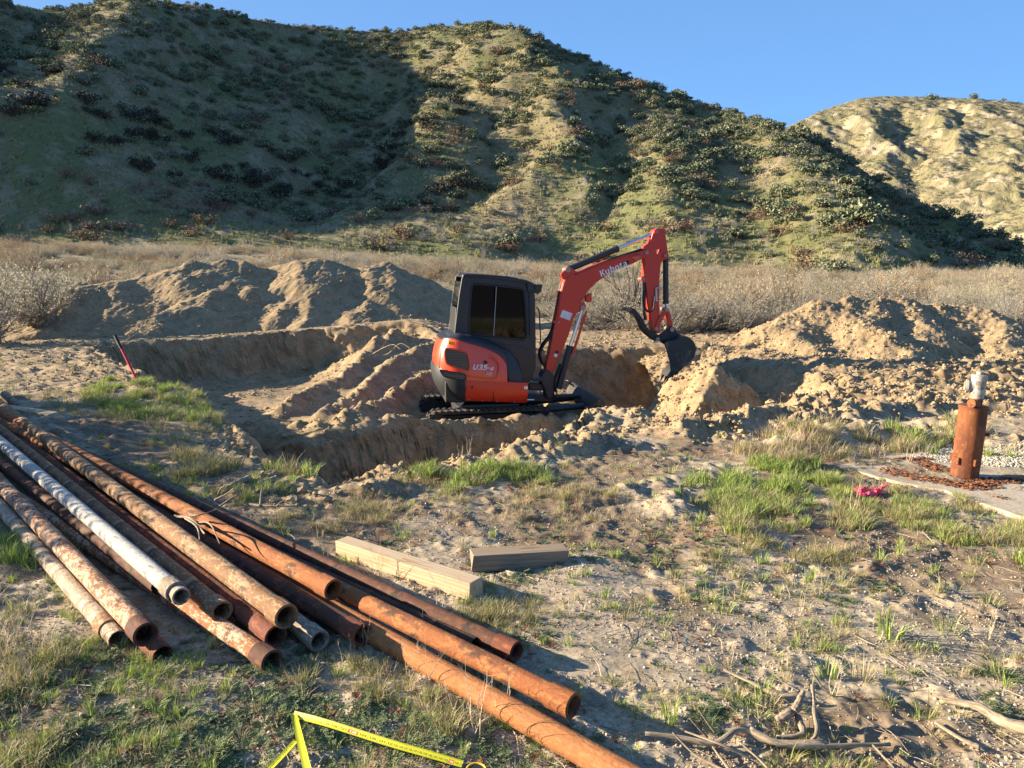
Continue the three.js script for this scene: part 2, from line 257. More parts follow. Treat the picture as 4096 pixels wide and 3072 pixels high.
const footD = (s) => 68 - 17 * Math.max(-0.2, s) + (3 * Math.sin(s * 9 + 1) + 2 * Math.sin(s * 23)) * sst(-0.15, 0.05, s);
function hillBase(x, z) {
  const d = -z, s = x / d, d0 = footD(s), ys = table(SKY, s, 1), ds = table(SKY, s, 2), y0 = table(FOOT, s);
  const t = (d - d0) / (ds - d0);
  if (t < 0) return [fieldY(x, z) - 0.4 * clamp(-t * 30), t];
  if (t <= 1) return [lerp(y0, ys, Math.pow(t, 1.06)), t];
  return [ys - (d - ds) * 0.55 - 0.02 * (d - ds), t];
}
function hillHit(px, py) { const r = ray(px, py); for (let d = 46; d < 220; d += 0.4) { const t = d / -r.z, x = r.x * t, y = EYE.y + r.y * t; if (hillBase(x, -d)[0] >= y) return [x, -d]; } const t = 160 / -r.z; return [r.x * t, -160]; }
const HL = [   // spurs (+) and gullies (-): points in the photograph, height, half width
  [[[1990, 180], [2180, 330], [2310, 560], [2310, 800], [2270, 1000]], 3.8, 13],
  [[[1830, 280], [1960, 420], [1920, 620], [1820, 830], [1710, 1030]], -4.8, 13],
  [[[1650, 330], [1730, 470], [1620, 640], [1500, 780]], 4.5, 14],
  [[[1560, 260], [1480, 520], [1290, 780], [1050, 950]], -6.5, 17],
  [[[2450, 470], [2460, 600], [2450, 780], [2400, 960], [2370, 1040]], -3.8, 8.5],
  [[[2540, 380], [2620, 560], [2700, 800], [2740, 1020]], 1.8, 12],
  [[[2850, 480], [2900, 650], [2960, 850], [2980, 1020]], -1.0, 10],
  [[[3050, 520], [3180, 700], [3330, 880], [3500, 1040]], 2.2, 12],
  [[[3500, 740], [3700, 900], [3900, 1030]], -1.5, 10],
  [[[900, 160], [800, 420], [640, 700], [560, 950]], -2.6, 12],
  [[[560, 60], [420, 320], [250, 640], [180, 900]], 3.0, 14],
  [[[300, 80], [120, 300], [-150, 600], [-300, 900]], -2.5, 12],
].map(([p, a, w]) => ({ p: p.map(q => hillHit(...q)), a, w }));
function hillY(x, z) {
  const [b, t] = hillBase(x, z); if (t < -0.02) return b;
  const d = -z, s = x / d, f = sst(0.02, 0.28, t) * sst(1.02, 0.8, t);
  const wx = x + 2.2 * n2(x * 0.06, z * 0.06), wz = z + 2.2 * n2(x * 0.06 + 9, z * 0.06);
  let y = b, rel = 0;
  for (const L of HL) { let q = 99; for (let i = 0; i < L.p.length - 1; i++) q = Math.min(q, segDist(wx, wz, L.p[i][0], L.p[i][1], L.p[i + 1][0], L.p[i + 1][1])[0]); if (q < L.w) rel += L.a * Math.pow(1 - q / L.w, 1.15); }
  rel += 13 * sst(-0.3, -0.95, s) - 3 * sst(-0.05, -0.25, s) * sst(-0.5, -0.3, s);
  y += rel * f;
  y += sst(0, 0.08, t) * (0.22 * ridge(x * 0.045, z * 0.028, 3) * sst(1.1, 0.9, t) + 0.16 * n2(x * 0.16, z * 0.16) + 0.13 * n2(x * 0.5, z * 0.5) + 0.07 * n2(x * 1.1, z * 1.1));
  return y;
}
{
  const rows = []; for (let d = 46; d < 222; d += 0.62) rows.push(d);
  const nx = 620;
  const geo = gridGeo(nx, rows.length, (i, j) => {
    const d = rows[j], s = -1.25 + 2.45 * i / (nx - 1), x = s * d, z = -d, y = hillY(x, z);
    const a = fbm(x * 0.035, z * 0.035, 4), b = fbm(x * 0.16 + 40, z * 0.16, 3);
    let c = mix3([0.24, 0.21, 0.11], [0.18, 0.195, 0.075], sst(-0.5, 0.5, a + 0.4 * b + 0.8 * sst(86, 70, d)));
    c = mix3(c, [0.36, 0.30, 0.19], sst(0.1, 0.8, b - 0.3 * a) * 0.8);
    c = mix3(c, [0.36, 0.31, 0.21], 0.6 * sst(0.45, 0.9, fbm(x * 0.07 - 70, z * 0.1, 4)));
    return [x, y, z, ...c, x, z * 1.2];
  });
  struct('hillside', new THREE.Mesh(geo, soilMat(0.3, 0.12)));
}
// ---------------------------------------------------------------- the hill behind on the right
const SKY2 = [[2500, 640, 430], [2900, 590, 420], [3130, 515, 410], [3280, 445, 420], [3450, 388, 430], [3600, 384, 430], [3750, 390, 425], [3900, 392, 420], [4096, 412, 410], [4400, 440, 400], [5000, 500, 380]].map(([px, py, d]) => { const p = atD(px, py, d); return [p.x / d, p.y, d]; });
function far0(x, z) { const d = -z, s = x / d, ys = table(SKY2, s, 1), ds = table(SKY2, s, 2), d0 = lerp(300, 165, clamp((s - 0.3) / 0.45)), t = (d - d0) / (ds - d0); return t > 1 ? [ys - (d - ds) * 0.5, t] : [lerp(-2, ys, Math.pow(clamp(t, 0, 1), 0.95)), t]; }
function farHit(px, py) { const r = ray(px, py); for (let d = 165; d < 430; d += 1) { const t = d / -r.z, x = r.x * t, y = EYE.y + r.y * t; if (far0(x, -d)[0] >= y) return [x, -d]; } return [r.x / -r.z * 400, -400]; }
const FL = [[[[3620, 480], [3680, 620], [3700, 800]], -6, 14], [[[3480, 440], [3560, 600], [3600, 760]], 2.5, 22], [[[3800, 430], [3960, 560], [3830, 760]], -4, 13], [[[3880, 440], [4040, 620], [3960, 800]], 3.5, 24], [[[3350, 470], [3400, 560], [3440, 660]], -3, 12], [[[4200, 500], [4120, 680], [4010, 830]], -4, 14], [[[4300, 560], [4250, 760], [4150, 900]], 3.5, 22], [[[3740, 460], [3790, 600], [3760, 740]], 2.5, 18]].map(([p, a, w]) => ({ p: p.map(q => farHit(...q)), a, w }));
function farY(x, z) { const [b, t] = far0(x, z); let rel = 0; const wx = x + 5 * n2(x * 0.03, z * 0.03), wz = z + 5 * n2(x * 0.03 + 4, z * 0.03); for (const L of FL) { let q = 99; for (let i = 0; i < L.p.length - 1; i++) q = Math.min(q, segDist(wx, wz, L.p[i][0], L.p[i][1], L.p[i + 1][0], L.p[i + 1][1])[0]); if (q < L.w) rel += L.a * Math.pow(1 - q / L.w, 1.1); } return b + (rel + 0.9 * ridge(x * 0.06, z * 0.03, 4)) * sst(0, 0.2, t) * sst(1.03, 0.85, t) + 0.5 * n2(x * 0.15, z * 0.15); }
{
  const nx = 320, nz = 260;
  const geo = gridGeo(nx, nz, (i, j) => { const d = 160 + 320 * j / (nz - 1), s = 0.12 + 0.95 * i / (nx - 1), x = s * d, z = -d, y = farY(x, z), a = fbm(x * 0.02, z * 0.02, 4), b = fbm(x * 0.09, z * 0.05, 4);
    let c = mix3([0.24, 0.225, 0.12], [0.30, 0.265, 0.15], sst(-0.6, 0.6, a)); c = mix3(c, [0.50, 0.43, 0.31], sst(0.1, 0.8, b) * 0.75); c = mix3(c, [0.11, 0.12, 0.055], sst(0.45, 0.9, fbm(x * 0.11 + 9, z * 0.11, 3)) * 0.8); return [x, y, z, ...c, x, z]; });
  struct('far_hill', new THREE.Mesh(geo, soilMat(0.05, 0.6)));
}

// ---------------------------------------------------------------- plants
function triGeo(tris, cols) { const g = new THREE.BufferGeometry(); g.setAttribute('position', new THREE.BufferAttribute(new Float32Array(tris), 3)); if (cols) g.setAttribute('color', new THREE.BufferAttribute(new Float32Array(cols), 3)); g.computeVertexNormals(); return g; }
class TB {   // collects triangles with colours
  constructor() { this.t = []; this.c = []; }
  tri(a, b, c, k) { this.t.push(a.x, a.y, a.z, b.x, b.y, b.z, c.x, c.y, c.z); for (let i = 0; i < 3; i++) this.c.push(k[0], k[1], k[2]); }
  quad(p, u, v, k) { const a = p.clone().sub(u).sub(v), b = p.clone().add(u).sub(v), c = p.clone().add(u).add(v), d = p.clone().sub(u).add(v); this.tri(a, b, c, k); this.tri(a, c, d, k); }
  leaf(p, u, v, k) { const a = p.clone().sub(u), b = p.clone().add(v), c = p.clone().add(u), d = p.clone().sub(v); this.tri(a, b, c, k); this.tri(a, c, d, k); }
  blade(p, q, w, k, bend) { const s = V(q.z - p.z, 0, p.x - q.x); if (s.lengthSq() < 1e-8) s.set(1, 0, 0); s.normalize().applyAxisAngle(V(0, 1, 0), rr(-1, 1)).multiplyScalar(w); const m = p.clone().lerp(q, 0.55).add(bend || V(0, 0, 0)); this.tri(p.clone().sub(s), p.clone().add(s), m.clone().add(s.clone().multiplyScalar(0.7)), k); this.tri(p.clone().sub(s), m.clone().add(s.clone().multiplyScalar(0.7)), m.clone().sub(s.clone().multiplyScalar(0.7)), k); this.tri(m.clone().sub(s.clone().multiplyScalar(0.7)), m.clone().add(s.clone().multiplyScalar(0.7)), q, k); }
  twig(p, q, w0, w1, k) { const d = q.clone().sub(p), a = V(0, 1, 0); if (Math.abs(d.y) > 0.9 * d.length()) a.set(1, 0, 0); const u = a.cross(d).normalize(), v = u.clone().cross(d).normalize(), r = (c, w, t) => c.clone().addScaledVector(u, Math.cos(t) * w).addScaledVector(v, Math.sin(t) * w); for (let i = 0; i < 3; i++) { const t = i * 2.0944, s = t + 2.0944; this.tri(r(p, w0, t), r(p, w0, s), r(q, w1, s), k); this.tri(r(p, w0, t), r(q, w1, s), r(q, w1, t), k); } }
  geo() { return triGeo(this.t, this.c); }
}
const rdir = () => { const z = rr(-1, 1), a = rr(0, 6.2832), r = Math.sqrt(1 - z * z); return V(r * Math.cos(a), z, r * Math.sin(a)); };
const vary = (c, k) => { const v = 1 + rr(-k, k); return [c[0] * v, c[1] * v, c[2] * v * (1 + rr(-k, k) * 0.3)]; };
const leafMat = new THREE.MeshPhysicalMaterial({ vertexColors: true, roughness: 0.85, side: THREE.DoubleSide, transmission: 0.0 });
const grassMat = new THREE.MeshPhysicalMaterial({ vertexColors: true, roughness: 0.8, side: THREE.DoubleSide, transmission: 0.35, thickness: 0 });
// leafy shrub of unit height: lobed crown of small leaves over a few stems; returns { stem, crown }
function shrubGeo(cols, o) {
  const c = new TB(), st = new TB(), lobes = [];
  for (let i = 0; i < o.lobes; i++) { const a = rr(0, 6.28), q = Math.sqrt(R()) * o.spread; lobes.push([V(Math.cos(a) * q, o.low + rr(0, 1) * (o.high - o.low) * (1 - 0.45 * q / o.spread), Math.sin(a) * q), rr(0.16, 0.3)]); }
  for (const [p, r] of lobes) { st.twig(V(p.x * 0.12, 0, p.z * 0.12), p, 0.022, 0.008, vary(o.bark || [0.1, 0.075, 0.055], 0.2)); const tone = 1 + rr(-0.22, 0.22); for (let k = 0; k < o.leaves; k++) { const n = rdir(); if (n.y < -0.5) continue; const q = p.clone().addScaledVector(n, r * Math.cbrt(rr(0.55, 1.12))); q.y = Math.max(0.03, q.y * 1); const u = rdir().multiplyScalar(o.size * rr(0.6, 1.3)), v = u.clone().cross(n.add(rdir().multiplyScalar(0.7))).normalize().multiplyScalar(o.size * rr(0.4, 0.9)); const k2 = vary(pick(cols), 0.22); c.leaf(q, u, v, [k2[0] * tone, k2[1] * tone, k2[2] * tone]); } }
  return { crown: c.geo(), stem: st.geo() };
}
// bare or sparse twiggy bush, unit height
function twigGeo(o) {
  const t = new TB();
  for (let i = 0; i < o.n; i++) {
    const a = rr(0, 6.28), lean = rr(0.1, o.lean), base = V(rr(-0.1, 0.1), 0, rr(-0.1, 0.1)); let p = base, d = V(Math.cos(a) * lean, rr(0.6, 1), Math.sin(a) * lean).normalize(), w = o.w * rr(0.7, 1.2);
    const L = rr(0.55, 1.05), seg = 4;
    for (let s = 0; s < seg; s++) { const q = p.clone().addScaledVector(d, L / seg); t.twig(p, q, w, w * 0.7, vary(o.col, 0.25)); w *= 0.7;
      for (let b = 0; b < o.b; b++) { const e = d.clone().add(rdir().multiplyScalar(0.9)).normalize(), f = p.clone().lerp(q, R()), g = f.clone().addScaledVector(e, L * rr(0.1, 0.28)); if (g.y < 0.02) g.y = 0.02; t.twig(f, g, w * 0.6, w * 0.2, vary(o.col, 0.25)); for (let l = 0; l < o.leaf; l++) { const h = f.clone().lerp(g, rr(0.2, 1)), u = rdir().multiplyScalar(o.ls * rr(0.6, 1.4)); t.leaf(h, u, u.clone().cross(rdir()).normalize().multiplyScalar(o.ls * 0.6), vary(pick(o.leafCol), 0.25)); } }
      p = q; d = d.clone().add(V(rr(-0.35, 0.35), rr(-0.15, 0.2), rr(-0.35, 0.35))).normalize(); }
  }
  return t.geo();
}
R = rng32(101);
const GREEN = [[0.13, 0.155, 0.075], [0.18, 0.2, 0.11], [0.25, 0.265, 0.165], [0.10, 0.125, 0.06]];
const kinds = {
  green: { v: [0, 1, 2].map(() => shrubGeo(GREEN, { lobes: 13, spread: 0.55, low: 0.2, high: 0.78, leaves: 48, size: 0.07 })) },
  sage: { v: [0, 1].map(() => shrubGeo([[0.2, 0.2, 0.14], [0.26, 0.25, 0.19], [0.17, 0.18, 0.11]], { lobes: 14, spread: 0.6, low: 0.2, high: 0.7, leaves: 38, size: 0.05 })) },
  brown: { v: [0, 1].map(() => shrubGeo([[0.2, 0.115, 0.07], [0.26, 0.165, 0.1], [0.16, 0.1, 0.065]], { lobes: 14, spread: 0.5, low: 0.2, high: 0.8, leaves: 30, size: 0.045 })) },
  dark: { v: [0, 1].map(() => shrubGeo([[0.03, 0.028, 0.02], [0.045, 0.035, 0.025], [0.035, 0.04, 0.022]], { lobes: 15, spread: 0.6, low: 0.22, high: 0.75, leaves: 36, size: 0.06 })) },  // shrub kind with near-black leaf colours
  grey: { v: [0, 1].map(() => ({ crown: twigGeo({ n: 22, lean: 0.9, w: 0.014, b: 3, leaf: 2, ls: 0.022, col: [0.3, 0.27, 0.23], leafCol: [[0.33, 0.31, 0.25], [0.28, 0.27, 0.2]] }) })) },
};
const stemMat = new THREE.MeshStandardMaterial({ vertexColors: true, roughness: 1 });
function place(o, x, y, z, s, sy = s, turn = rr(0, 6.28)) { o.position.set(x, y, z); o.scale.set(s, sy, s); o.rotation.y = turn; return o; }
function scatter(name, geo, mat, list, label, category) {   // list: [x, y, z, s, sy, turn, tint, tilt]
  if (!list.length) return; const m = new THREE.InstancedMesh(geo, mat, list.length), M = new THREE.Matrix4(), q = new THREE.Quaternion(), e = new THREE.Euler();
  list.forEach(([x, y, z, s, sy, t, c, tx, tz], i) => { e.set(tx || 0, t || 0, tz || 0); q.setFromEuler(e); m.setMatrixAt(i, M.compose(V(x, y, z), q, V(s, sy ?? s, s))); if (c) m.setColorAt(i, c); });
  return stuff(name, m, label, category);
}
{ // hillside chaparral
  R = rng32(303); const all = { green: [], sage: [], brown: [], dark: [], grey: [] };
  let tries = 0;
  while (tries++ < 30000) {
    const d = Math.sqrt(rr(50 * 50, 197 * 197)), s = rr(-0.86, 0.86), x = s * d, z = -d, [, t] = hillBase(x, z); if (t < 0.01 || t > 1.01) continue;
    const dens = fbm(x * 0.03 + 5, z * 0.03, 3), up = sst(0.05, 0.6, t);
    const p = 0.11 + 0.30 * sst(-0.3, 0.7, dens) + 0.12 * up + (t > 0.93 ? 0.15 : 0) + 0.18 * sst(0.12, 0.3, s) * sst(0.1, 0.3, t);
    if (R() > p * 0.62) continue;
    const q = n2(x * 0.025 + 80, z * 0.025), u = R(); let k;
    if (t < 0.14) k = u < 0.3 ? 'brown' : u < 0.62 ? 'grey' : u < 0.85 ? 'sage' : 'green';
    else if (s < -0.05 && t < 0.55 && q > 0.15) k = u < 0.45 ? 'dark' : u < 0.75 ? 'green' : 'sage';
    else k = u < 0.64 ? 'green' : u < 0.78 ? 'sage' : u < 0.90 ? 'grey' : 'brown';
    let h = k === 'green' ? rr(0.7, 1.3) + 1.1 * R() * R() : k === 'dark' ? rr(1.2, 2.2) : k === 'brown' ? rr(0.8, 2.0) : rr(0.5, 1.3); if (R() < 0.08) h *= 1.35; if (t > 0.93) h *= 0.85;
    all[k].push([x, hillY(x, z) - 0.06 * h, z, h * rr(1.0, 1.35), h * rr(0.85, 1.1), rr(0, 6.28)]);
  }
  const words = { green: ['hill_shrub', 'rounded green chaparral shrub growing on the main hillside', 'green shrubs on the hillside', 230], sage: ['sage_shrub', 'pale grey-green sage shrub growing on the main hillside', 'sage shrubs on the hillside', 120], brown: ['dead_shrub', 'brown dried-out shrub standing on the main hillside', 'brown shrubs on the hillside', 120], dark: ['dark_shrub', 'blackish dark shrub in the shaded bowl of the hillside', 'dark shrubs in the shaded bowl', 110], grey: ['bare_shrub', 'bare grey twiggy shrub on the main hillside', 'bare grey shrubs on the hillside', 110] };
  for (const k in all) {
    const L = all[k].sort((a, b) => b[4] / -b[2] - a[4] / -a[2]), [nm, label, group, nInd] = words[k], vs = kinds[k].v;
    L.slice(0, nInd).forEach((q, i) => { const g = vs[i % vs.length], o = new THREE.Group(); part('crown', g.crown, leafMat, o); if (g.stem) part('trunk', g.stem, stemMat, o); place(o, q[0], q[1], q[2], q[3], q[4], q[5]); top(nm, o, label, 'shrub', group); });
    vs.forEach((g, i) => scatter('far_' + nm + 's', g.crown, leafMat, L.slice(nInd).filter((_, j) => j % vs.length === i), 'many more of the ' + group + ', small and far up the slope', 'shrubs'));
  }
  console.log('shrubs', Object.entries(all).map(([k, v]) => k + v.length).join(' '));
  // low herbs and dry grass tufts that roughen the slope
  const hb = new TB(); for (let i = 0; i < 16; i++) { const a = rr(0, 6.28), q = rr(0, 0.5); const p = V(Math.cos(a) * q, 0, Math.sin(a) * q); hb.blade(p, p.clone().add(V(rr(-0.25, 0.25), rr(0.5, 1), rr(-0.25, 0.25))), 0.06, vary([1, 1, 1], 0.25)); }
  const hg = hb.geo(), L = [];
  for (let i = 0; i < 190000; i++) { const d = Math.sqrt(rr(50 * 50, 200 * 200)), s = rr(-0.8, 0.8), x = s * d, z = -d, [, t] = hillBase(x, z); if (t < 0.005 || t > 1.0) continue; const a = fbm(x * 0.05, z * 0.05, 3), b = n2(x * 0.3, z * 0.3); if (R() > 0.45 + 0.4 * b) continue; const c = mix3([0.34, 0.295, 0.165], [0.24, 0.255, 0.10], sst(-0.4, 0.6, a + rr(-0.5, 0.5) + 0.6 * sst(86, 70, d))); const v = rr(0.75, 1.25); const sc = rr(0.22, 0.55); L.push([x, hillY(x, z) - 0.03, z, sc, sc * rr(0.5, 1), rr(0, 6.28), lin(c[0] * v, c[1] * v, c[2] * v)]); }
  scatter('hill_grass', hg, leafMat, L, 'short grass and herbs covering the hillside', 'grass');
  // dark specks of scrub on the hill behind
  const FL2 = []; for (let i = 0; i < 9000; i++) { const d = rr(180, 425), s = rr(0.3, 0.8), x = s * d, z = -d, t = far0(x, z)[1]; if (t < 0 || t > 1) continue; if (fbm(x * 0.03, z * 0.03, 3) + rr(-0.5, 0.5) < 0.1) continue; const h = rr(0.4, 1.2); FL2.push([x, farY(x, z) - 0.1, z, h * 1.5, h, rr(0, 6.28)]); }
  scatter('far_hill_scrub', kinds.sage.v[0].crown, leafMat, FL2, 'scattered scrub on the bright hill behind', 'shrubs');
  for (const [px, py, d, h] of [[3722, 392, 421, 4.2], [3890, 398, 418, 3.2], [4010, 402, 413, 2.2]]) { const p = atD(px, py, d), o = new THREE.Group(), g = kinds.green.v[0]; part('crown', g.crown, leafMat, o); part('trunk', g.stem, stemMat, o); place(o, p.x, farY(p.x, p.z) - 0.3, p.z, h * 1.3, h); top('ridge_bush', o, 'lone dark bush on the crest of the hill behind', 'shrub', 'bushes on the far crest'); }
}
const brushMat = new THREE.MeshPhysicalMaterial({ vertexColors: true, roughness: 0.9, side: THREE.DoubleSide, transmission: 0.4, thickness: 0 });
{ // grey brush on the flat: twiggy mounds with pale leaves
  R = rng32(404);
  const pale = [[0.48, 0.45, 0.35], [0.42, 0.40, 0.28], [0.54, 0.5, 0.4]], straw = [[0.47, 0.39, 0.26], [0.40, 0.33, 0.22]];
  const B = [{ n: 40, lean: 1.3, w: 0.012, b: 3, leaf: 6, ls: 0.012, col: [0.27, 0.235, 0.19], leafCol: pale }, { n: 36, lean: 1.5, w: 0.011, b: 3, leaf: 6, ls: 0.013, col: [0.3, 0.25, 0.19], leafCol: pale.concat(straw) }, { n: 44, lean: 1.2, w: 0.010, b: 4, leaf: 4, ls: 0.012, col: [0.3, 0.23, 0.14], leafCol: straw }].map(twigGeo);
  const L = [];
  for (let i = 0; i < 26000; i++) {
    const d = Math.sqrt(rr(15.5 * 15.5, 76 * 76)), s = rr(-0.8, 0.8), x = s * d, z = -d;
    if (d < 17.5 && x > -11.5 && x < 9) continue; if (x < 2.6 && x > -13.5 && d < 22.5) continue; if (x > 1.5 && d < 18 && x < 14) continue; if (d < 21 && x > -2 && x < 3) continue;
    if (leftHeap(x, z) > fieldY(x, z) || rightHeap(x, z) > fieldY(x, z)) continue;
    const a = fbm(x * 0.11, z * 0.2, 3); if (R() > 0.36 + 0.62 * a + (d < 26 ? 0.2 : 0)) continue;
    const v = R() < 0.55 + 0.5 * a ? (R() < 0.5 ? 0 : 1) : 2, h = (v === 2 ? rr(0.3, 0.6) : rr(0.45, 0.95)) * (d < 32 ? 1.05 : 0.85) * (R() < 0.05 ? 1.7 : 1); L.push([x, G(x, z) - 0.03, z, h * rr(1.0, 1.5), h, rr(0, 6.28), v, (() => { const t = fbm(x * 0.09 + 31, z * 0.14, 3) + rr(-0.5, 0.5), w = rr(0.95, 1.45); return t > 0.35 ? lin(1.15 * w, 1.15 * w, 1.15 * w) : t < -0.35 ? lin(1.0 * w, 0.85 * w, 0.68 * w) : lin(0.95 * w, 0.97 * w, 0.88 * w); })()]);
  }
  L.sort((a, b) => b[2] - a[2]); const near = L.slice(0, 240), rest = L.slice(240), names = ['grey_brush', 'grey_brush', 'straw_brush'];
  near.forEach(q => { const o = new THREE.Mesh(B[q[6]], brushMat); place(o, q[0], q[1], q[2], q[3], q[4], q[5]); top(names[q[6]], o, q[6] === 2 ? 'low straw-brown brush bush on the flat behind the dirt heaps' : 'pale grey twiggy brush bush on the flat behind the dirt heaps', 'bush', q[6] === 2 ? 'straw brush on the flat' : 'grey brush on the flat'); });
  B.forEach((g, i) => scatter('distant_brush', g, brushMat, rest.filter(q => q[6] === i).map(q => [...q.slice(0, 6), q[7]]), ['pale grey brush covering the flat to the foot of the hill', 'leafy grey brush covering the flat to the foot of the hill', 'straw-coloured brush covering the flat to the foot of the hill'][i], 'brush'));
  console.log('brush', L.length);
  // larger bushes that stand out
  const big = (name, o, px, py, d, h, w, label) => { const p = atD(px, py, d), m = new THREE.Mesh(twigGeo(o), brushMat); place(m, p.x, surfY(p.x, p.z) - 0.05, p.z, w, h); return top(name, m, label, 'bush'); };
  const leafy = { n: 46, lean: 1.0, w: 0.012, b: 5, leaf: 5, ls: 0.014, col: [0.34, 0.29, 0.22], leafCol: [[0.52, 0.49, 0.38], [0.42, 0.42, 0.28], [0.56, 0.51, 0.4]] };
  big('pale_bush', leafy, 150, 1250, 17.2, 1.75, 2.1, 'tall pale leafy bush at the end of the long dirt heap');
  big('pale_bush', leafy, -60, 1300, 15.4, 1.6, 1.9, 'wide pale bush beside the tall pale bush at the dirt heap end');
  big('dark_twig_bush', { n: 50, lean: 0.6, w: 0.02, b: 4, leaf: 0, ls: 0.01, col: [0.09, 0.07, 0.055], leafCol: pale }, 400, 1170, 20.6, 1.15, 0.85, 'small dark tangle of twigs behind the long dirt heap');
  big('bare_bush', { n: 34, lean: 0.9, w: 0.014, b: 6, leaf: 0, ls: 0.01, col: [0.12, 0.095, 0.08], leafCol: pale }, 2540, 1270, 22, 2.0, 2.0, 'tall bare dark bush seen under the excavator boom');
  for (const [px, d, h, w] of [[2240, 21, 1.0, 1.6], [2330, 20.5, 0.9, 1.5], [2420, 21.5, 1.1, 1.6], [2660, 20.8, 1.0, 1.5], [2760, 20.4, 0.95, 1.5], [2860, 20.2, 0.9, 1.4], [2980, 19.6, 0.9, 1.4]]) big('edge_bush', { ...leafy, n: 40, leaf: 3 }, px, 1300, d, h, w, 'grey bush at the cleared edge behind the hole').userData.group = 'bushes along the cleared edge';
  big('dead_brush_pile', { n: 60, lean: 2.2, w: 0.016, b: 4, leaf: 0, ls: 0.01, col: [0.1, 0.08, 0.065], leafCol: pale }, 2380, 1330, 19.2, 0.5, 1.5, 'dark pile of cut brush behind the excavator boom');
  big('dead_brush_pile', { n: 60, lean: 2.4, w: 0.016, b: 4, leaf: 0, ls: 0.01, col: [0.1, 0.08, 0.065], leafCol: pale }, 2780, 1330, 18.4, 0.45, 1.5, 'dark pile of cut brush beyond the bucket');
}
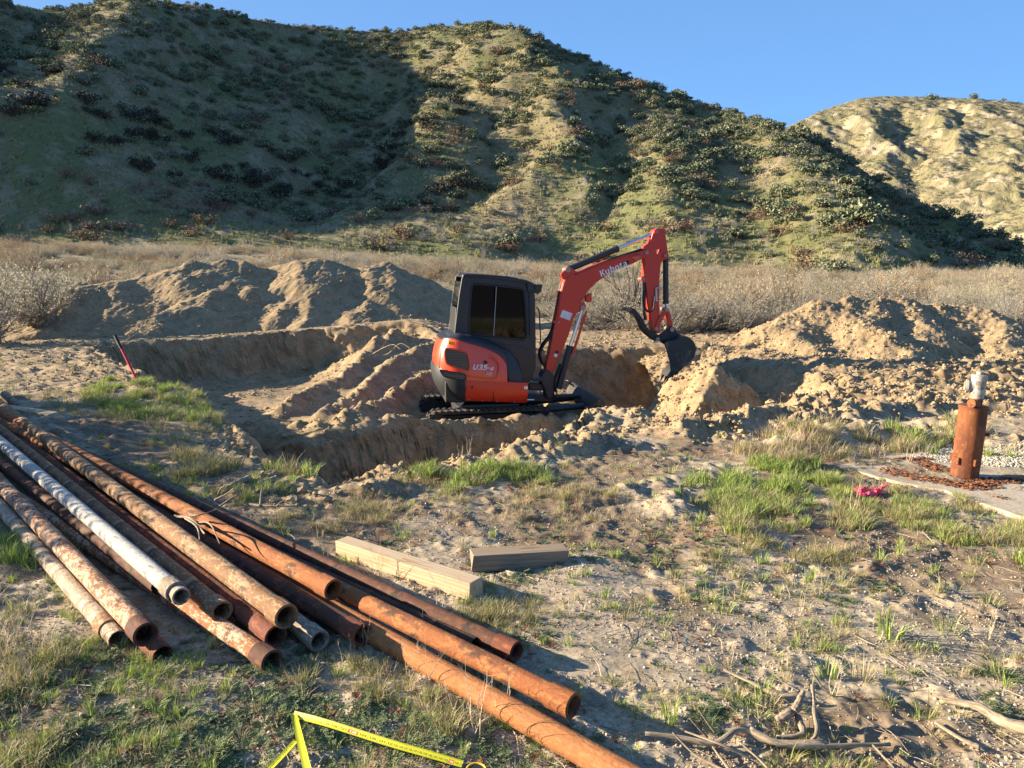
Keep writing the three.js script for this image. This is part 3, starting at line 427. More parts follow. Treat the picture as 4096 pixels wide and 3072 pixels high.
// ---------------------------------------------------------------- excavator
{
  R = rng32(505);
  const A = 10.7 * Math.PI / 180, BASE = V(-0.55, -1.03, -12.385), digger = new THREE.Group();
  digger.position.copy(BASE); digger.rotation.y = A;
  const inv = new THREE.Matrix4().compose(BASE, new THREE.Quaternion().setFromAxisAngle(V(0, 1, 0), A), V(1, 1, 1)).invert();
  const eo = EYE.clone().applyMatrix4(inv);
  // point of the photograph (in two enlargements of it) on the machine's lengthwise plane z
  const onPlane = (px, py, z) => { const d = ray(px, py).transformDirection(inv), t = (z - eo.z) / d.z; return [eo.x + d.x * t, eo.y + d.y * t]; };
  const E = (cx, cy, z) => onPlane(1600 + cx * 0.58770, 850 + cy * 0.58785, z), E3 = (cx, cy, z) => onPlane(2100 + cx * 0.46411, 880 + cy * 0.46414, z);
  const E2 = (cx, cy, z) => onPlane(1650 + cx * 0.36166, 1250 + cy * 0.36179, z);
  const dustN = tileFbm(41, 6, 5, 0.6);
  const paintTex = (c, d, k) => tex(256, 256, (u, v) => mix3(c, d, k * sst(0.5, 0.8, dustN(u, v))));
  const M = {
    red: new THREE.MeshPhysicalMaterial({ color: lin(0.60, 0.04, 0.014), roughness: 0.45, clearcoat: 0.15, clearcoatRoughness: 0.25 }),
    orange: new THREE.MeshPhysicalMaterial({ color: lin(0.72, 0.07, 0.018), roughness: 0.36, clearcoat: 0.6, clearcoatRoughness: 0.15 }),
    black: new THREE.MeshPhysicalMaterial({ color: lin(0.022, 0.024, 0.028), roughness: 0.5, clearcoat: 0.15, clearcoatRoughness: 0.4 }),
    cab: new THREE.MeshPhysicalMaterial({ color: lin(0.016, 0.017, 0.019), roughness: 0.45, clearcoat: 0.2, clearcoatRoughness: 0.35 }),
    steel: new THREE.MeshStandardMaterial({ color: lin(0.03, 0.03, 0.03), roughness: 0.6, metalness: 0.2 }),
    worn: new THREE.MeshStandardMaterial({ map: paintTex([0.26, 0.25, 0.235], [0.55, 0.48, 0.38], 0.9), roughness: 0.65, metalness: 0.2 }),
    chrome: new THREE.MeshStandardMaterial({ color: lin(0.7, 0.7, 0.7), roughness: 0.16, metalness: 1 }),
    rubber: new THREE.MeshStandardMaterial({ map: paintTex([0.2, 0.19, 0.175], [0.5, 0.42, 0.32], 1), roughness: 0.95 }),
    hose: new THREE.MeshStandardMaterial({ color: lin(0.014, 0.014, 0.015), roughness: 0.55 }),
    glass: new THREE.MeshPhysicalMaterial({ color: lin(0.006, 0.006, 0.006), roughness: 0.05, transmission: 0.03, thickness: 0, specularIntensity: 0.6 }),
    white: new THREE.MeshStandardMaterial({ color: lin(0.78, 0.78, 0.77), roughness: 0.5 }),
    yellow: new THREE.MeshStandardMaterial({ color: lin(0.8, 0.38, 0.01), roughness: 0.5 }),
    seal: new THREE.MeshStandardMaterial({ color: lin(0.01, 0.01, 0.01), roughness: 0.5 }),
    pin: new THREE.MeshStandardMaterial({ color: lin(0.33, 0.28, 0.24), roughness: 0.5, metalness: 0.6 }),
  };
  // flat part cut to an outline, with bevelled rims; outline given in the enlargement
  const outline = (pts, z, f) => pts.map(p => f(p[0], p[1], z));
  const plate = (pts, z0, z1, f = E3, bev = 0.012, holes = []) => {
    const mk = (q, T) => { T.moveTo(q[0][0], q[0][1]); q.slice(1).forEach(p => T.lineTo(p[0], p[1])); T.closePath(); return T; };
    const sh = mk(outline(pts, z1, f), new THREE.Shape()); for (const h of holes) sh.holes.push(mk(outline(h, z1, f), new THREE.Path()));
    const g = new THREE.ExtrudeGeometry(sh, { depth: Math.max(0.001, z1 - z0 - 2 * bev), bevelEnabled: true, bevelThickness: bev, bevelSize: bev, bevelOffset: -bev, bevelSegments: 2 }); g.translate(0, 0, z0 + bev); return g;
  };
  const smooth = (pts, n = 8, closed = true) => new THREE.CatmullRomCurve3(pts.map(p => V(p[0], p[1], 0)), closed, 'catmullrom', 0.4).getPoints(pts.length * n).slice(0, closed ? -1 : undefined).map(p => [p.x, p.y]);
  const rod = (a, b, r, n = 14) => { const d = b.clone().sub(a), g = new THREE.CylinderGeometry(r, r, d.length(), n); g.applyQuaternion(new THREE.Quaternion().setFromUnitVectors(V(0, 1, 0), d.clone().normalize())); g.translate((a.x + b.x) / 2, (a.y + b.y) / 2, (a.z + b.z) / 2); return g; };
  const P3 = (cx, cy, z, f = E3) => { const q = f(cx, cy, z); return V(q[0], q[1], z); };
  const pinGeo = (cx, cy, z0, z1, r, f = E3) => { const q = f(cx, cy, z1), g = new THREE.CylinderGeometry(r, r, z1 - z0, 16); g.rotateX(Math.PI / 2); g.translate(q[0], q[1], (z0 + z1) / 2); return g; };
  const tube = (pts, r, n = 40, closed = false) => new THREE.TubeGeometry(new THREE.CatmullRomCurve3(pts, closed), n, r, 8, closed);
  const box = (x0, x1, y0, y1, z0, z1, r = 0.012) => { const g = new RoundedBoxGeometry(x1 - x0, y1 - y0, z1 - z0, 2, Math.min(r, (x1 - x0) / 2.1, (y1 - y0) / 2.1, (z1 - z0) / 2.1)); g.translate((x0 + x1) / 2, (y0 + y1) / 2, (z0 + z1) / 2); return g; };

  // --- tracks: belt loop with chevron lugs, idler, sprocket, frame
  const X0 = E(172, 1420, 0.85)[0], X1 = E(1050, 1420, 0.85)[0], rT = 0.215, topY = 0.43, L = X1 - X0;
  const loop = (t) => { // point and normal on the belt, t in metres along it
    const s = L - 2 * rT, per = 2 * s + 2 * Math.PI * rT; t = ((t % per) + per) % per;
    if (t < s) return [X0 + rT + t, topY, 0, 1]; t -= s;
    if (t < Math.PI * rT) { const a = t / rT; return [X1 - rT + Math.sin(a) * rT, rT + Math.cos(a) * rT, Math.sin(a), Math.cos(a)]; } t -= Math.PI * rT;
    if (t < s) return [X1 - rT - t, 0, 0, -1]; t -= s; const a = t / rT; return [X0 + rT - Math.sin(a) * rT, rT - Math.cos(a) * rT, -Math.sin(a), -Math.cos(a)]; };
  const per = 2 * (L - 2 * rT) + 2 * Math.PI * rT;
  const lugGeo = new THREE.BoxGeometry(0.045, 0.03, 0.13);
  for (const side of [1, -1]) {
    const zc = side * 0.70, tr = new THREE.Group(); tr.name = 'track'; digger.add(tr);
    const n = 120, P = [], I = [], U = [];
    for (let i = 0; i <= n; i++) { const [x, y, nx, ny] = loop(i / n * per); for (const [o, z] of [[0, -0.15], [0, 0.15], [-0.035, 0.15], [-0.035, -0.15]]) { P.push(x + nx * o - nx * 0.03, y + ny * o - ny * 0.03 + 0, zc + z); U.push(i / n * per, z); } }
    for (let i = 0; i < n; i++) for (let k = 0; k < 4; k++) { const a = i * 4 + k, b = i * 4 + (k + 1) % 4; I.push(a, b, a + 4, b, b + 4, a + 4); }
    const g = new THREE.BufferGeometry(); g.setAttribute('position', new THREE.Float32BufferAttribute(P, 3)); g.setAttribute('uv', new THREE.Float32BufferAttribute(U, 2)); g.setIndex(I);
    const belt = part('belt', toCreasedNormals(g, 0.6), M.rubber, tr);
    const nl = 46; for (let i = 0; i < nl; i++) for (const w of [1, -1]) { const [x, y, nx, ny] = loop(i / nl * per + (w > 0 ? 0.03 : 0)); const m = part('lug', lugGeo, M.rubber, tr); m.position.set(x - nx * 0.02, y - ny * 0.02, zc + w * 0.078); m.rotation.set(0, 0, Math.atan2(-nx, ny)); m.rotateY(w * 0.38); }
    for (const [nm, x] of [['idler', X0 + rT], ['sprocket', X1 - rT]]) { const w = new THREE.Group(); w.name = nm; const c = new THREE.CylinderGeometry(rT - 0.07, rT - 0.07, 0.24, 28); c.rotateX(Math.PI / 2); c.translate(x, rT, zc); const h = new THREE.CylinderGeometry(0.07, 0.07, 0.29, 18); h.rotateX(Math.PI / 2); h.translate(x, rT, zc); part(nm, mergeGeometries([c, h]), M.steel, tr); }
    for (let i = 0; i < 4; i++) { const c = new THREE.CylinderGeometry(0.08, 0.08, 0.2, 16); c.rotateX(Math.PI / 2); c.translate(lerp(X0 + 0.55, X1 - 0.55, i / 3), 0.12, zc); part('roller', c, M.steel, tr); }
    part('side_frame', box(X0 + 0.3, X1 - 0.3, 0.14, 0.33, zc - 0.07, zc + 0.07, 0.02), M.steel, tr);
  }
  const under = new THREE.Group(); under.name = 'undercarriage'; digger.add(under);
  part('cross_frame', box(X0 + 0.55, X1 - 0.55, 0.22, 0.47, -0.62, 0.62, 0.03), M.black, under);
  { const c = new THREE.CylinderGeometry(0.42, 0.44, 0.14, 36); c.translate((X0 + X1) / 2, 0.53, 0); part('slew_ring', c, M.steel, under); }
  part('guard_plate', plate([[372, 1295], [440, 1290], [405, 1330]], 0.60, 0.63, E, 0.004), new THREE.MeshStandardMaterial({ color: lin(0.4, 0.39, 0.36), roughness: 0.6 }), under);

  // --- house: plan outline swept round the tail
  const ZN = 0.78, xr = E(226, 1180, 0.1)[0], xf = E(872, 1200, ZN)[0];
  const plan = []; // from the front right corner back along the right side, round the tail, to the left side
  { const rc = 0.52; for (let i = 0; i <= 26; i++) plan.push([lerp(xf, xr + rc, i / 26), ZN, 0, 1]); for (let i = 1; i <= 16; i++) { const a = i / 16 * Math.PI / 2; plan.push([xr + rc - Math.sin(a) * rc, ZN - rc + Math.cos(a) * rc, -Math.sin(a), Math.cos(a)]); } for (let i = 1; i <= 8; i++) plan.push([xr, lerp(ZN - rc, -(ZN - rc), i / 8), -1, 0]); for (let i = 1; i <= 16; i++) { const a = i / 16 * Math.PI / 2; plan.push([xr + rc - Math.cos(a) * rc, -(ZN - rc) - Math.sin(a) * rc, -Math.cos(a), -Math.sin(a)]); } for (let i = 1; i <= 26; i++) plan.push([lerp(xr + rc, xf, i / 26), -ZN, 0, -1]); }
  // crop-space x on the right side -> y limits
  const curve = (T) => { const q = T.map(([cx, cy]) => E(cx, cy, ZN)); return (x) => table(q.map(p => [p[0], p[1]]), x, 1); };
  const yTop = curve([[150, 885], [230, 868], [262, 854], [300, 845], [375, 838], [500, 848], [620, 884], [700, 918], [760, 955], [800, 990], [830, 1035], [846, 1090], [850, 1158], [880, 1162]]);
  const yBand = curve([[150, 915], [240, 885], [270, 868], [310, 862], [372, 866], [500, 900], [600, 930], [680, 968], [715, 1000], [738, 1040], [746, 1090], [748, 1158], [880, 1163]]);
  const yWaist = curve([[150, 1050], [262, 1062], [450, 1142], [460, 1143], [880, 1162]]), yWaistB = curve([[150, 1050], [226, 1066], [262, 1062], [450, 1140], [452, 1148], [880, 1164]]), yBot = curve([[150, 1240], [236, 1240], [262, 1268], [300, 1283], [440, 1287], [840, 1303], [880, 1303]]);
  function skin(i0, i1, lo, hi, n, inset, o = 0) { // strip of the house between two heights; inset(v) draws it in; closed at the back so that it has body
    const P = [], I = [], U = [], m = n + 1; let rows = 0;
    for (let i = i0; i <= i1; i++) { const [x, z, nx, nz] = plan[i], a = lo(x), b = Math.max(a + 0.002, hi(x)); for (let k = 0; k <= n; k++) { const v = k / n, s = inset(v, x) - o; P.push(x - nx * s, lerp(a, b, v), z - nz * s); U.push(i * 0.06, v); } for (const k of [n, 0]) { const v = k / n, s = inset(v, x) + 0.06; P.push(x - nx * s, lerp(a, b, v), z - nz * s); U.push(i * 0.06, v); } rows++; }
    const w = n + 3; for (let r = 0; r < rows - 1; r++) for (let k = 0; k < w; k++) { const a = r * w + k, b = r * w + (k + 1) % w; I.push(a, a + w, b, b, a + w, b + w); }
    for (const r of [0, rows - 1]) for (let k = 1; k < w - 1; k++) I.push(r * w, r * w + k, r * w + k + 1);
    const g = new THREE.BufferGeometry(); g.setAttribute('position', new THREE.Float32BufferAttribute(P, 3)); g.setAttribute('uv', new THREE.Float32BufferAttribute(U, 2)); g.setIndex(I); return toCreasedNormals(g, 0.7);
  }
  const house = new THREE.Group(); house.name = 'house'; digger.add(house);
  const kb = plan.findIndex(p => p[0] <= E(447, 1200, ZN)[0]), kf = plan.length - 1, kl = kf - kb;
  const kBandF = plan.findIndex(p => p[0] <= E(746, 1100, ZN)[0]), kTopF = plan.findIndex(p => p[0] <= E(850, 1100, ZN)[0]);
  const lowIn = (v) => 0.10 * Math.pow(1 - v, 3) + 0.012 * Math.pow(v, 6);
  part('side_cover', skin(0, kb, yBot, yWaist, 10, lowIn), M.red, house).userData.label = 'red lower side cover';
  part('side_cover', skin(kl, kf, yBot, yWaist, 10, lowIn), M.red, house);
  part('counterweight', skin(kb, kl, yBot, yWaistB, 10, v => lowIn(v) - 0.012), M.black, house);
  const hoodIn = (v) => 0.02 + 0.10 * v * v;
  part('engine_hood', skin(kBandF, kf - kBandF, yWaistB, yBand, 12, hoodIn), M.orange, house);
  part('hood_cover', skin(kTopF, kf - kTopF, yBand, yTop, 8, v => 0.10 + 0.16 * v * v), M.black, house);
  { const cap = []; const c = V((xr + xf) / 2, 0, 0); const P = []; for (let i = kTopF; i <= kf - kTopF; i++) { const [x, z, nx, nz] = plan[i]; P.push(V(x - nx * 0.25, yTop(x) - 0.003, z - nz * 0.25)); } const Tt = new TB(); const n = P.length; for (let i = 0; i < n >> 1; i++) { const a = P[i], b = P[i + 1], c2 = P[n - 1 - i], d2 = P[n - 2 - i]; Tt.tri(a, b, c2, [1, 1, 1]); Tt.tri(b, d2, c2, [1, 1, 1]); } part('hood_top', Tt.geo(), M.black, house); }
  part('floor_frame', box(xr + 0.15, xf - 0.02, E(600, 1296, ZN)[1], E(600, 1150, ZN)[1], -0.66, 0.66, 0.03), M.steel, house);
  // grilles
  const hexTex = (() => { const f = (u, v) => { const r = 14, y = v * r * 2, row = Math.floor(y), x = u * r + (row % 2) * 0.5, fx = (x - Math.floor(x)) - 0.5, fy = (y - row) - 0.5; const on = Math.max(Math.abs(fx) * 1.0 + Math.abs(fy) * 0.55, Math.abs(fy) * 0.95) > 0.36; return on ? [0.42, 0.40, 0.36] : [0.03, 0.03, 0.03]; }; return tex(256, 256, f); })();
  hexTex.repeat.set(2.2, 1.4);
  const grilleMat = new THREE.MeshStandardMaterial({ map: hexTex, roughness: 0.5, metalness: 0.3 });
  const g1 = [[312, 928], [330, 926], [440, 948], [456, 958], [472, 1072], [462, 1078], [325, 1032], [314, 1020], [305, 960]], g2 = [[274, 1072], [300, 1078], [430, 1098], [446, 1106], [447, 1134], [430, 1138], [310, 1118], [292, 1106]];
  const rim = (pts, z, r) => tube(outline(pts, z, E).map(p => V(p[0], p[1], z)), r, 90, true);
  const gr = part('grille', plate(g1, ZN - 0.10, ZN - 0.006, E, 0.004), grilleMat, house); part('grille_frame', rim(g1, ZN - 0.006, 0.014), M.orange, gr);
  const gr2 = part('grille', plate(g2, ZN - 0.12, ZN + 0.008, E, 0.004), grilleMat, house); part('grille_frame', rim(g2, ZN + 0.008, 0.011), M.black, gr2);
  part('panel_rim', tube([[640, 975], [680, 1000], [700, 1040], [690, 1100], [672, 1128], [620, 1130], [480, 1112]].map(p => P3((p[0] - 20) * 0.97 + 15, p[1], ZN - 0.018, E)), 0.012, 60), M.orange, house);
  part('reflector', plate([[272, 1066], [300, 1070], [330, 1074], [310, 1086], [285, 1084]], ZN - 0.1, ZN - 0.0, E, 0.004), new THREE.MeshStandardMaterial({ color: lin(0.5, 0.01, 0.02), roughness: 0.25 }), house);
  part('lock', pinGeo(585, 1020, ZN - 0.06, ZN - 0.008, 0.026, E), M.seal, house); part('lock', pinGeo(492, 1190, ZN - 0.05, ZN + 0.006, 0.02, E), M.seal, house);
  for (const pts of [[[303, 868], [290, 900], [276, 960], [268, 1062]], [[455, 1145], [448, 1200], [441, 1286]], [[640, 1156], [638, 1210], [634, 1292]], [[745, 1060], [742, 1110], [740, 1158]]]) part('panel_seam', tube(pts.map(p => P3(p[0], p[1], ZN - (p[1] < 1140 && p[0] > 700 ? 0.03 : p[1] < 1140 ? 0.09 : 0.012 + 0.05 * clamp((p[1] - 1230) / 60)), E)), 0.005, 24), M.seal, house);
  for (const [cx, cy] of [[470, 1272], [560, 1280], [660, 1286], [780, 1290], [860, 1180]]) part('bolt', pinGeo(cx, cy, ZN - 0.12, ZN - (cy > 1250 ? 0.045 : -0.004), 0.009, E), M.pin, house);
  // --- lettering
  const word = (str, size, fx, cx, cy, z, f, mat, slant = 0, turn = 0, name = 'lettering', w = 1) => { const g = new TextGeometry(str, { font, size, depth: 0.003, curveSegments: 4 }); const m = new THREE.Matrix4().makeShear(0, 0, slant, 0, 0, 0); g.applyMatrix4(m); g.scale(w, 1, 1); g.rotateZ(turn); const q = f(cx, cy, z); g.translate(q[0], q[1], z); return part(name, g, mat, fx); };
  word('U35-', 0.083, house, 487, 1068, ZN - 0.016, E, M.white, 0.22, -0.05, 'lettering', 1.22); word('4', 0.058, house, 611, 1074, ZN - 0.016, E, M.white, 0.22, -0.05, 'lettering', 1.2);
  word('AB', 0.055, house, 583, 1108, ZN - 0.016, E, new THREE.MeshStandardMaterial({ color: lin(0.5, 0.5, 0.5), roughness: 0.4 }), 0.1, -0.04);
  part('warning_label', plate([[332, 876], [379, 882], [368, 905], [328, 897]], ZN - 0.13, ZN - 0.068, E, 0.001), M.yellow, house);
  part('warning_label', plate([[845, 1183], [870, 1183], [869, 1203], [845, 1202]], ZN - 0.01, ZN + 0.004, E, 0.001), M.white, house);

  // --- cab
  const cab = new THREE.Group(); cab.name = 'cab'; digger.add(cab);
  const ZC = 0.26, ZL = -0.74;
  const cabOut = [[366, 860], [380, 740], [402, 560], [420, 450], [428, 432], [445, 424], [520, 428], [700, 440], [860, 462], [885, 470], [905, 478], [916, 520], [922, 600], [926, 900], [924, 1060], [905, 1120], [885, 1152], [700, 1152], [500, 1120], [420, 1060], [366, 980]];
  const win = [[470, 800], [466, 760], [474, 640], [484, 520], [492, 494], [512, 484], [640, 494], [800, 512], [832, 520], [846, 545], [856, 640], [862, 780], [862, 840], [850, 862], [820, 866], [640, 848], [500, 830], [478, 822]];
  const sideWall = plate(cabOut, ZC - 0.06, ZC, E, 0.02, [smooth(win, 3)]);
  part('side_frame', sideWall, M.cab, cab); { const l = sideWall.clone(); l.translate(0, 0, ZL - ZC + 0.06); part('side_frame', l, M.cab, cab); }
  const paneL = win.filter(p => p[0] < 640).concat([]), cut = 645;
  const pl = [[cut - 4, 494], [512, 484], [492, 494], [484, 520], [474, 640], [466, 760], [470, 800], [478, 822], [500, 830], [cut - 8, 849]], pr = [[cut + 2, 494], [800, 512], [832, 520], [846, 545], [856, 640], [862, 780], [862, 840], [850, 862], [820, 866], [cut - 2, 849]];
  part('window_pane', plate(pl, ZC - 0.04, ZC - 0.03, E, 0.001), M.glass, cab); part('window_pane', plate(pr, ZC - 0.048, ZC - 0.038, E, 0.001), M.glass, cab);
  { const g = plate(win, ZC - 0.04, ZC - 0.03, E, 0.001); g.translate(0, 0, ZL - ZC + 0.06); part('window_pane', g, M.glass, cab); }
  part('window_divider', rod(P3(656, 500, ZC - 0.02, E), P3(637, 846, ZC - 0.02, E), 0.007), new THREE.MeshStandardMaterial({ color: lin(0.35, 0.35, 0.34), roughness: 0.5 }), cab);
  part('window_seal', tube(outline(smooth(win, 2), ZC, E).map(p => V(p[0], p[1], ZC)), 0.011, 140, true), M.seal, cab);
  // rear wall, roof, front pillars, windscreen
  const cross = (a, b, t, name, mat) => { const p = E(...a, ZC), q = E(...b, ZC), d = Math.hypot(q[0] - p[0], q[1] - p[1]), g = new RoundedBoxGeometry(d, t, ZC - ZL - 0.12, 2, t / 2.2); g.rotateZ(Math.atan2(q[1] - p[1], q[0] - p[0])); g.translate((p[0] + q[0]) / 2, (p[1] + q[1]) / 2, (ZC + ZL) / 2); return part(name, g, mat, cab); };
  cross([440, 436], [868, 470], 0.06, 'roof', M.cab); part('roof_shell', plate([[424, 440], [428, 424], [450, 416], [560, 420], [740, 434], [868, 462], [890, 476], [888, 490], [860, 486], [600, 450]], ZL - 0.015, ZC + 0.02, E, 0.03), M.cab, cab);
  cross([420, 470], [395, 640], 0.02, 'rear_window', M.glass); cross([393, 650], [380, 860], 0.05, 'rear_wall', M.cab); cross([908, 500], [914, 900], 0.012, 'windscreen', M.glass); cross([915, 905], [910, 1100], 0.04, 'front_panel', M.cab); cross([470, 1140], [890, 1146], 0.05, 'cab_floor', M.cab);
  part('seat', mergeGeometries([box(E(560, 900, 0)[0], E(720, 900, 0)[0], E(600, 920, 0)[1], E(600, 860, 0)[1], -0.5, -0.02, 0.04), box(E(540, 900, 0)[0], E(590, 900, 0)[0], E(600, 870, 0)[1], E(600, 620, 0)[1], -0.48, -0.04, 0.04)]), M.seal, cab);
  part('work_lamp', plate([[915, 488], [972, 490], [962, 540], [940, 556], [915, 545]], 0.12, 0.24, E, 0.012), M.cab, cab); part('mirror_bracket', plate([[862, 482], [912, 478], [912, 545], [870, 540]], 0.2, 0.3, E, 0.012), M.cab, cab);
  part('handrail', tube([[926, 645], [940, 655], [948, 680], [952, 760], [956, 880], [950, 900]].map(p => P3(p[0], p[1], 0.2, E)), 0.012, 50), M.black, cab);
  part('handrail', tube([[880, 545], [884, 700], [886, 840]].map(p => P3(p[0], p[1], ZC + 0.02, E)), 0.01, 30), M.black, cab);
  part('antenna', rod(P3(414, 432, -0.1, E), P3(388, 285, -0.1, E), 0.004, 6), M.seal, cab); part('antenna_foot', pinGeo(416, 430, -0.13, -0.07, 0.03, E), M.seal, cab);
  part('door_panel', plate([[470, 900], [640, 892], [800, 905], [870, 930], [880, 1120], [860, 1140], [700, 1140]], ZC - 0.02, ZC + 0.015, E, 0.01), M.cab, cab);

  // --- boom
  const ZB = 0.20, boomOut = [[178, 1300], [186, 1240], [206, 1165], [232, 1030], [256, 890], [286, 730], [306, 610], [326, 540], [348, 496], [380, 474], [420, 470], [560, 405], [700, 352], [860, 302], [1000, 268], [1045, 256], [1072, 268], [1080, 296], [1060, 318], [1010, 336], [930, 378], [800, 424], [700, 478], [610, 546], [540, 618], [505, 690], [530, 745], [522, 775], [485, 790], [450, 800], [420, 850], [380, 985], [312, 1160], [284, 1205], [262, 1260], [244, 1325], [210, 1345]];
  const boom = new THREE.Group(); boom.name = 'boom'; digger.add(boom);
  part('beam', plate(boomOut, ZB - 0.2, ZB, E3, 0.016), M.red, boom);
  part('boom_lug', plate([[308, 470], [318, 455], [345, 430], [352, 412], [375, 402], [402, 412], [452, 448], [420, 470], [390, 496], [350, 520], [325, 508]], ZB - 0.185, ZB - 0.145, E3, 0.008), M.red, boom); part('boom_lug', plate([[308, 470], [318, 455], [345, 430], [352, 412], [375, 402], [402, 412], [452, 448], [420, 470], [390, 496], [350, 520], [325, 508]], ZB - 0.045, ZB + 0.006, E3, 0.008), M.red, boom);
  part('boom_edge_pipe', tube([[440, 470], [560, 416], [720, 356], [860, 312], [980, 284]].map(p => P3(p[0], p[1] + 4, ZB + 0.008, E3)), 0.008, 50), M.red, boom);
  part('boom_edge_pipe', tube([[300, 860], [322, 700], [345, 580], [372, 510], [405, 480]].map(p => P3(p[0] - 18, p[1], ZB + 0.008, E3)), 0.008, 50), M.red, boom);
  part('lamp_bracket', plate([[528, 660], [560, 634], [576, 632], [576, 702], [545, 712], [526, 700]], ZB - 0.1, ZB + 0.02, E3, 0.008), M.red, boom);
  part('tip_bracket', plate([[905, 322], [985, 300], [1000, 322], [985, 345], [960, 358], [940, 340]], ZB - 0.1, ZB + 0.022, E3, 0.008), M.orange, boom);
  part('clamp', plate([[238, 868], [300, 872], [302, 892], [238, 888]], ZB - 0.05, ZB + 0.014, E3, 0.005), M.red, boom);
  for (const [cx, cy, r] of [[372, 430, 0.045], [500, 758, 0.045], [1051, 280, 0.034], [207, 1338, 0.045], [294, 882, 0.016], [488, 702, 0.018]]) part('pin', pinGeo(cx, cy, ZB - 0.22, ZB + 0.022, r), M.pin, boom);
  // maker's word along the boom, labels
  { const a = E3(652, 492, ZB), b = E3(832, 418, ZB), turn = Math.atan2(b[1] - a[1], b[0] - a[0]); word('Kubota', 0.108, boom, 650, 492, ZB + 0.002, E3, M.white, 0.06, turn, 'lettering', 1.02); }
  const lab = (pts, mat) => part('label', plate(pts, ZB - 0.01, ZB + 0.004, E3, 0.001), mat, boom);
  const labelTex = (() => { const c = document.createElement('canvas'); c.width = 128; c.height = 128; const x = c.getContext('2d'); x.fillStyle = '#dcdcdc'; x.fillRect(0, 0, 128, 128); x.strokeStyle = '#777'; x.lineWidth = 2; x.strokeRect(10, 60, 36, 50); for (let i = 0; i < 5; i++) { x.beginPath(); x.moveTo(52, 30 + i * 17); x.lineTo(112, 34 + i * 15); x.stroke(); } x.beginPath(); x.arc(30, 35, 9, 0, 7); x.stroke(); const t = new THREE.CanvasTexture(c); t.colorSpace = THREE.SRGBColorSpace; t.wrapS = t.wrapT = THREE.RepeatWrapping; t.repeat.set(3.6, 4.6); return t; })();
  lab([[324, 774], [410, 806], [386, 866], [302, 836]], new THREE.MeshStandardMaterial({ map: labelTex, roughness: 0.5 }));
  lab([[836, 368], [892, 344], [900, 372], [844, 402]], M.seal); lab([[264, 1122], [292, 1130], [284, 1156], [257, 1148]], M.seal); lab([[257, 1149], [283, 1157], [274, 1184], [248, 1174]], M.white);
  // arm cylinder on top, boom cylinder below
  const cyl = (nm, a, b, c, rb, rr2, parent, z) => { const g = new THREE.Group(); g.name = nm; parent.add(g); const p = P3(a[0], a[1], z), q = P3(b[0], b[1], z), r = P3(c[0], c[1], z); part('barrel', mergeGeometries([rod(p, q, rb, 20), rod(q.clone().lerp(p, 0.06), q, rb * 1.15, 20), rod(p, p.clone().lerp(q, 0.07), rb * 1.1, 20)]), M.black, g); part('rod', rod(q, r, rr2, 16), M.chrome, g); return g; };
  cyl('arm_cylinder', [378, 424], [802, 244], [1128, 108], 0.055, 0.03, boom, ZB - 0.1);
  cyl('boom_cylinder', [286, 1452], [392, 1084], [498, 760], 0.06, 0.03, boom, ZB - 0.02);
  part('cylinder_guard', plate([[522, 784], [540, 786], [424, 1158], [400, 1158], [440, 1040]], ZB + 0.02, ZB + 0.05, E3, 0.006), M.red, boom);
  // --- arm, bucket cylinder, links
  const arm = new THREE.Group(); arm.name = 'arm'; digger.add(arm); const ZA = ZB - 0.02;
  part('beam', plate([[1100, 118], [1108, 92], [1128, 76], [1192, 70], [1206, 78], [1222, 190], [1240, 308], [1228, 336], [1192, 346], [1172, 380], [1162, 520], [1160, 700], [1166, 900], [1166, 968], [1150, 980], [1100, 952], [1094, 920], [1062, 720], [1042, 545], [1018, 535], [1000, 515], [1008, 494], [1030, 480], [1034, 400], [1030, 320], [1018, 258], [1030, 228], [1068, 200], [1088, 160]], ZA - 0.16, ZA, E3, 0.014, [[[1120, 268], [1138, 240], [1166, 234], [1184, 252], [1164, 296], [1146, 304], [1126, 290]]]), M.red, arm);
  for (const [cx, cy, r] of [[1140, 102, 0.05], [1212, 306, 0.045], [1020, 510, 0.03], [1138, 932, 0.045]]) part('pin', pinGeo(cx, cy, ZA - 0.19, ZA + 0.025, r), cx === 1140 || cx === 1212 ? M.red : M.pin, arm), part('pin', pinGeo(cx, cy, ZA - 0.2, ZA + 0.032, r * 0.5), M.pin, arm);
  cyl('bucket_cylinder', [1212, 320], [1214, 722], [1222, 772], 0.05, 0.03, arm, ZA - 0.08);
  part('thumb_cylinder', mergeGeometries([rod(P3(1020, 515, ZA - 0.05), P3(1022, 780, ZA - 0.05), 0.042, 18), rod(P3(1022, 780, ZA - 0.05), P3(1040, 860, ZA - 0.05), 0.024, 14)]), M.black, arm);
  part('link', plate([[1208, 770], [1232, 776], [1222, 800], [1178, 870], [1160, 935], [1136, 950], [1122, 930], [1140, 870], [1180, 800]], ZA - 0.02, ZA + 0.03, E3, 0.006), M.red, arm); part('link', plate([[1208, 770], [1232, 776], [1222, 800], [1178, 870], [1160, 935], [1136, 950], [1122, 930], [1140, 870], [1180, 800]], ZA - 0.19, ZA - 0.15, E3, 0.006), M.red, arm);
  part('link', plate([[1210, 775], [1238, 768], [1252, 800], [1276, 910], [1262, 930], [1240, 925], [1222, 810]], ZA - 0.13, ZA - 0.03, E3, 0.006), M.red, arm);
  part('pin', pinGeo(1224, 772, ZA - 0.2, ZA + 0.04, 0.035), M.pin, arm);
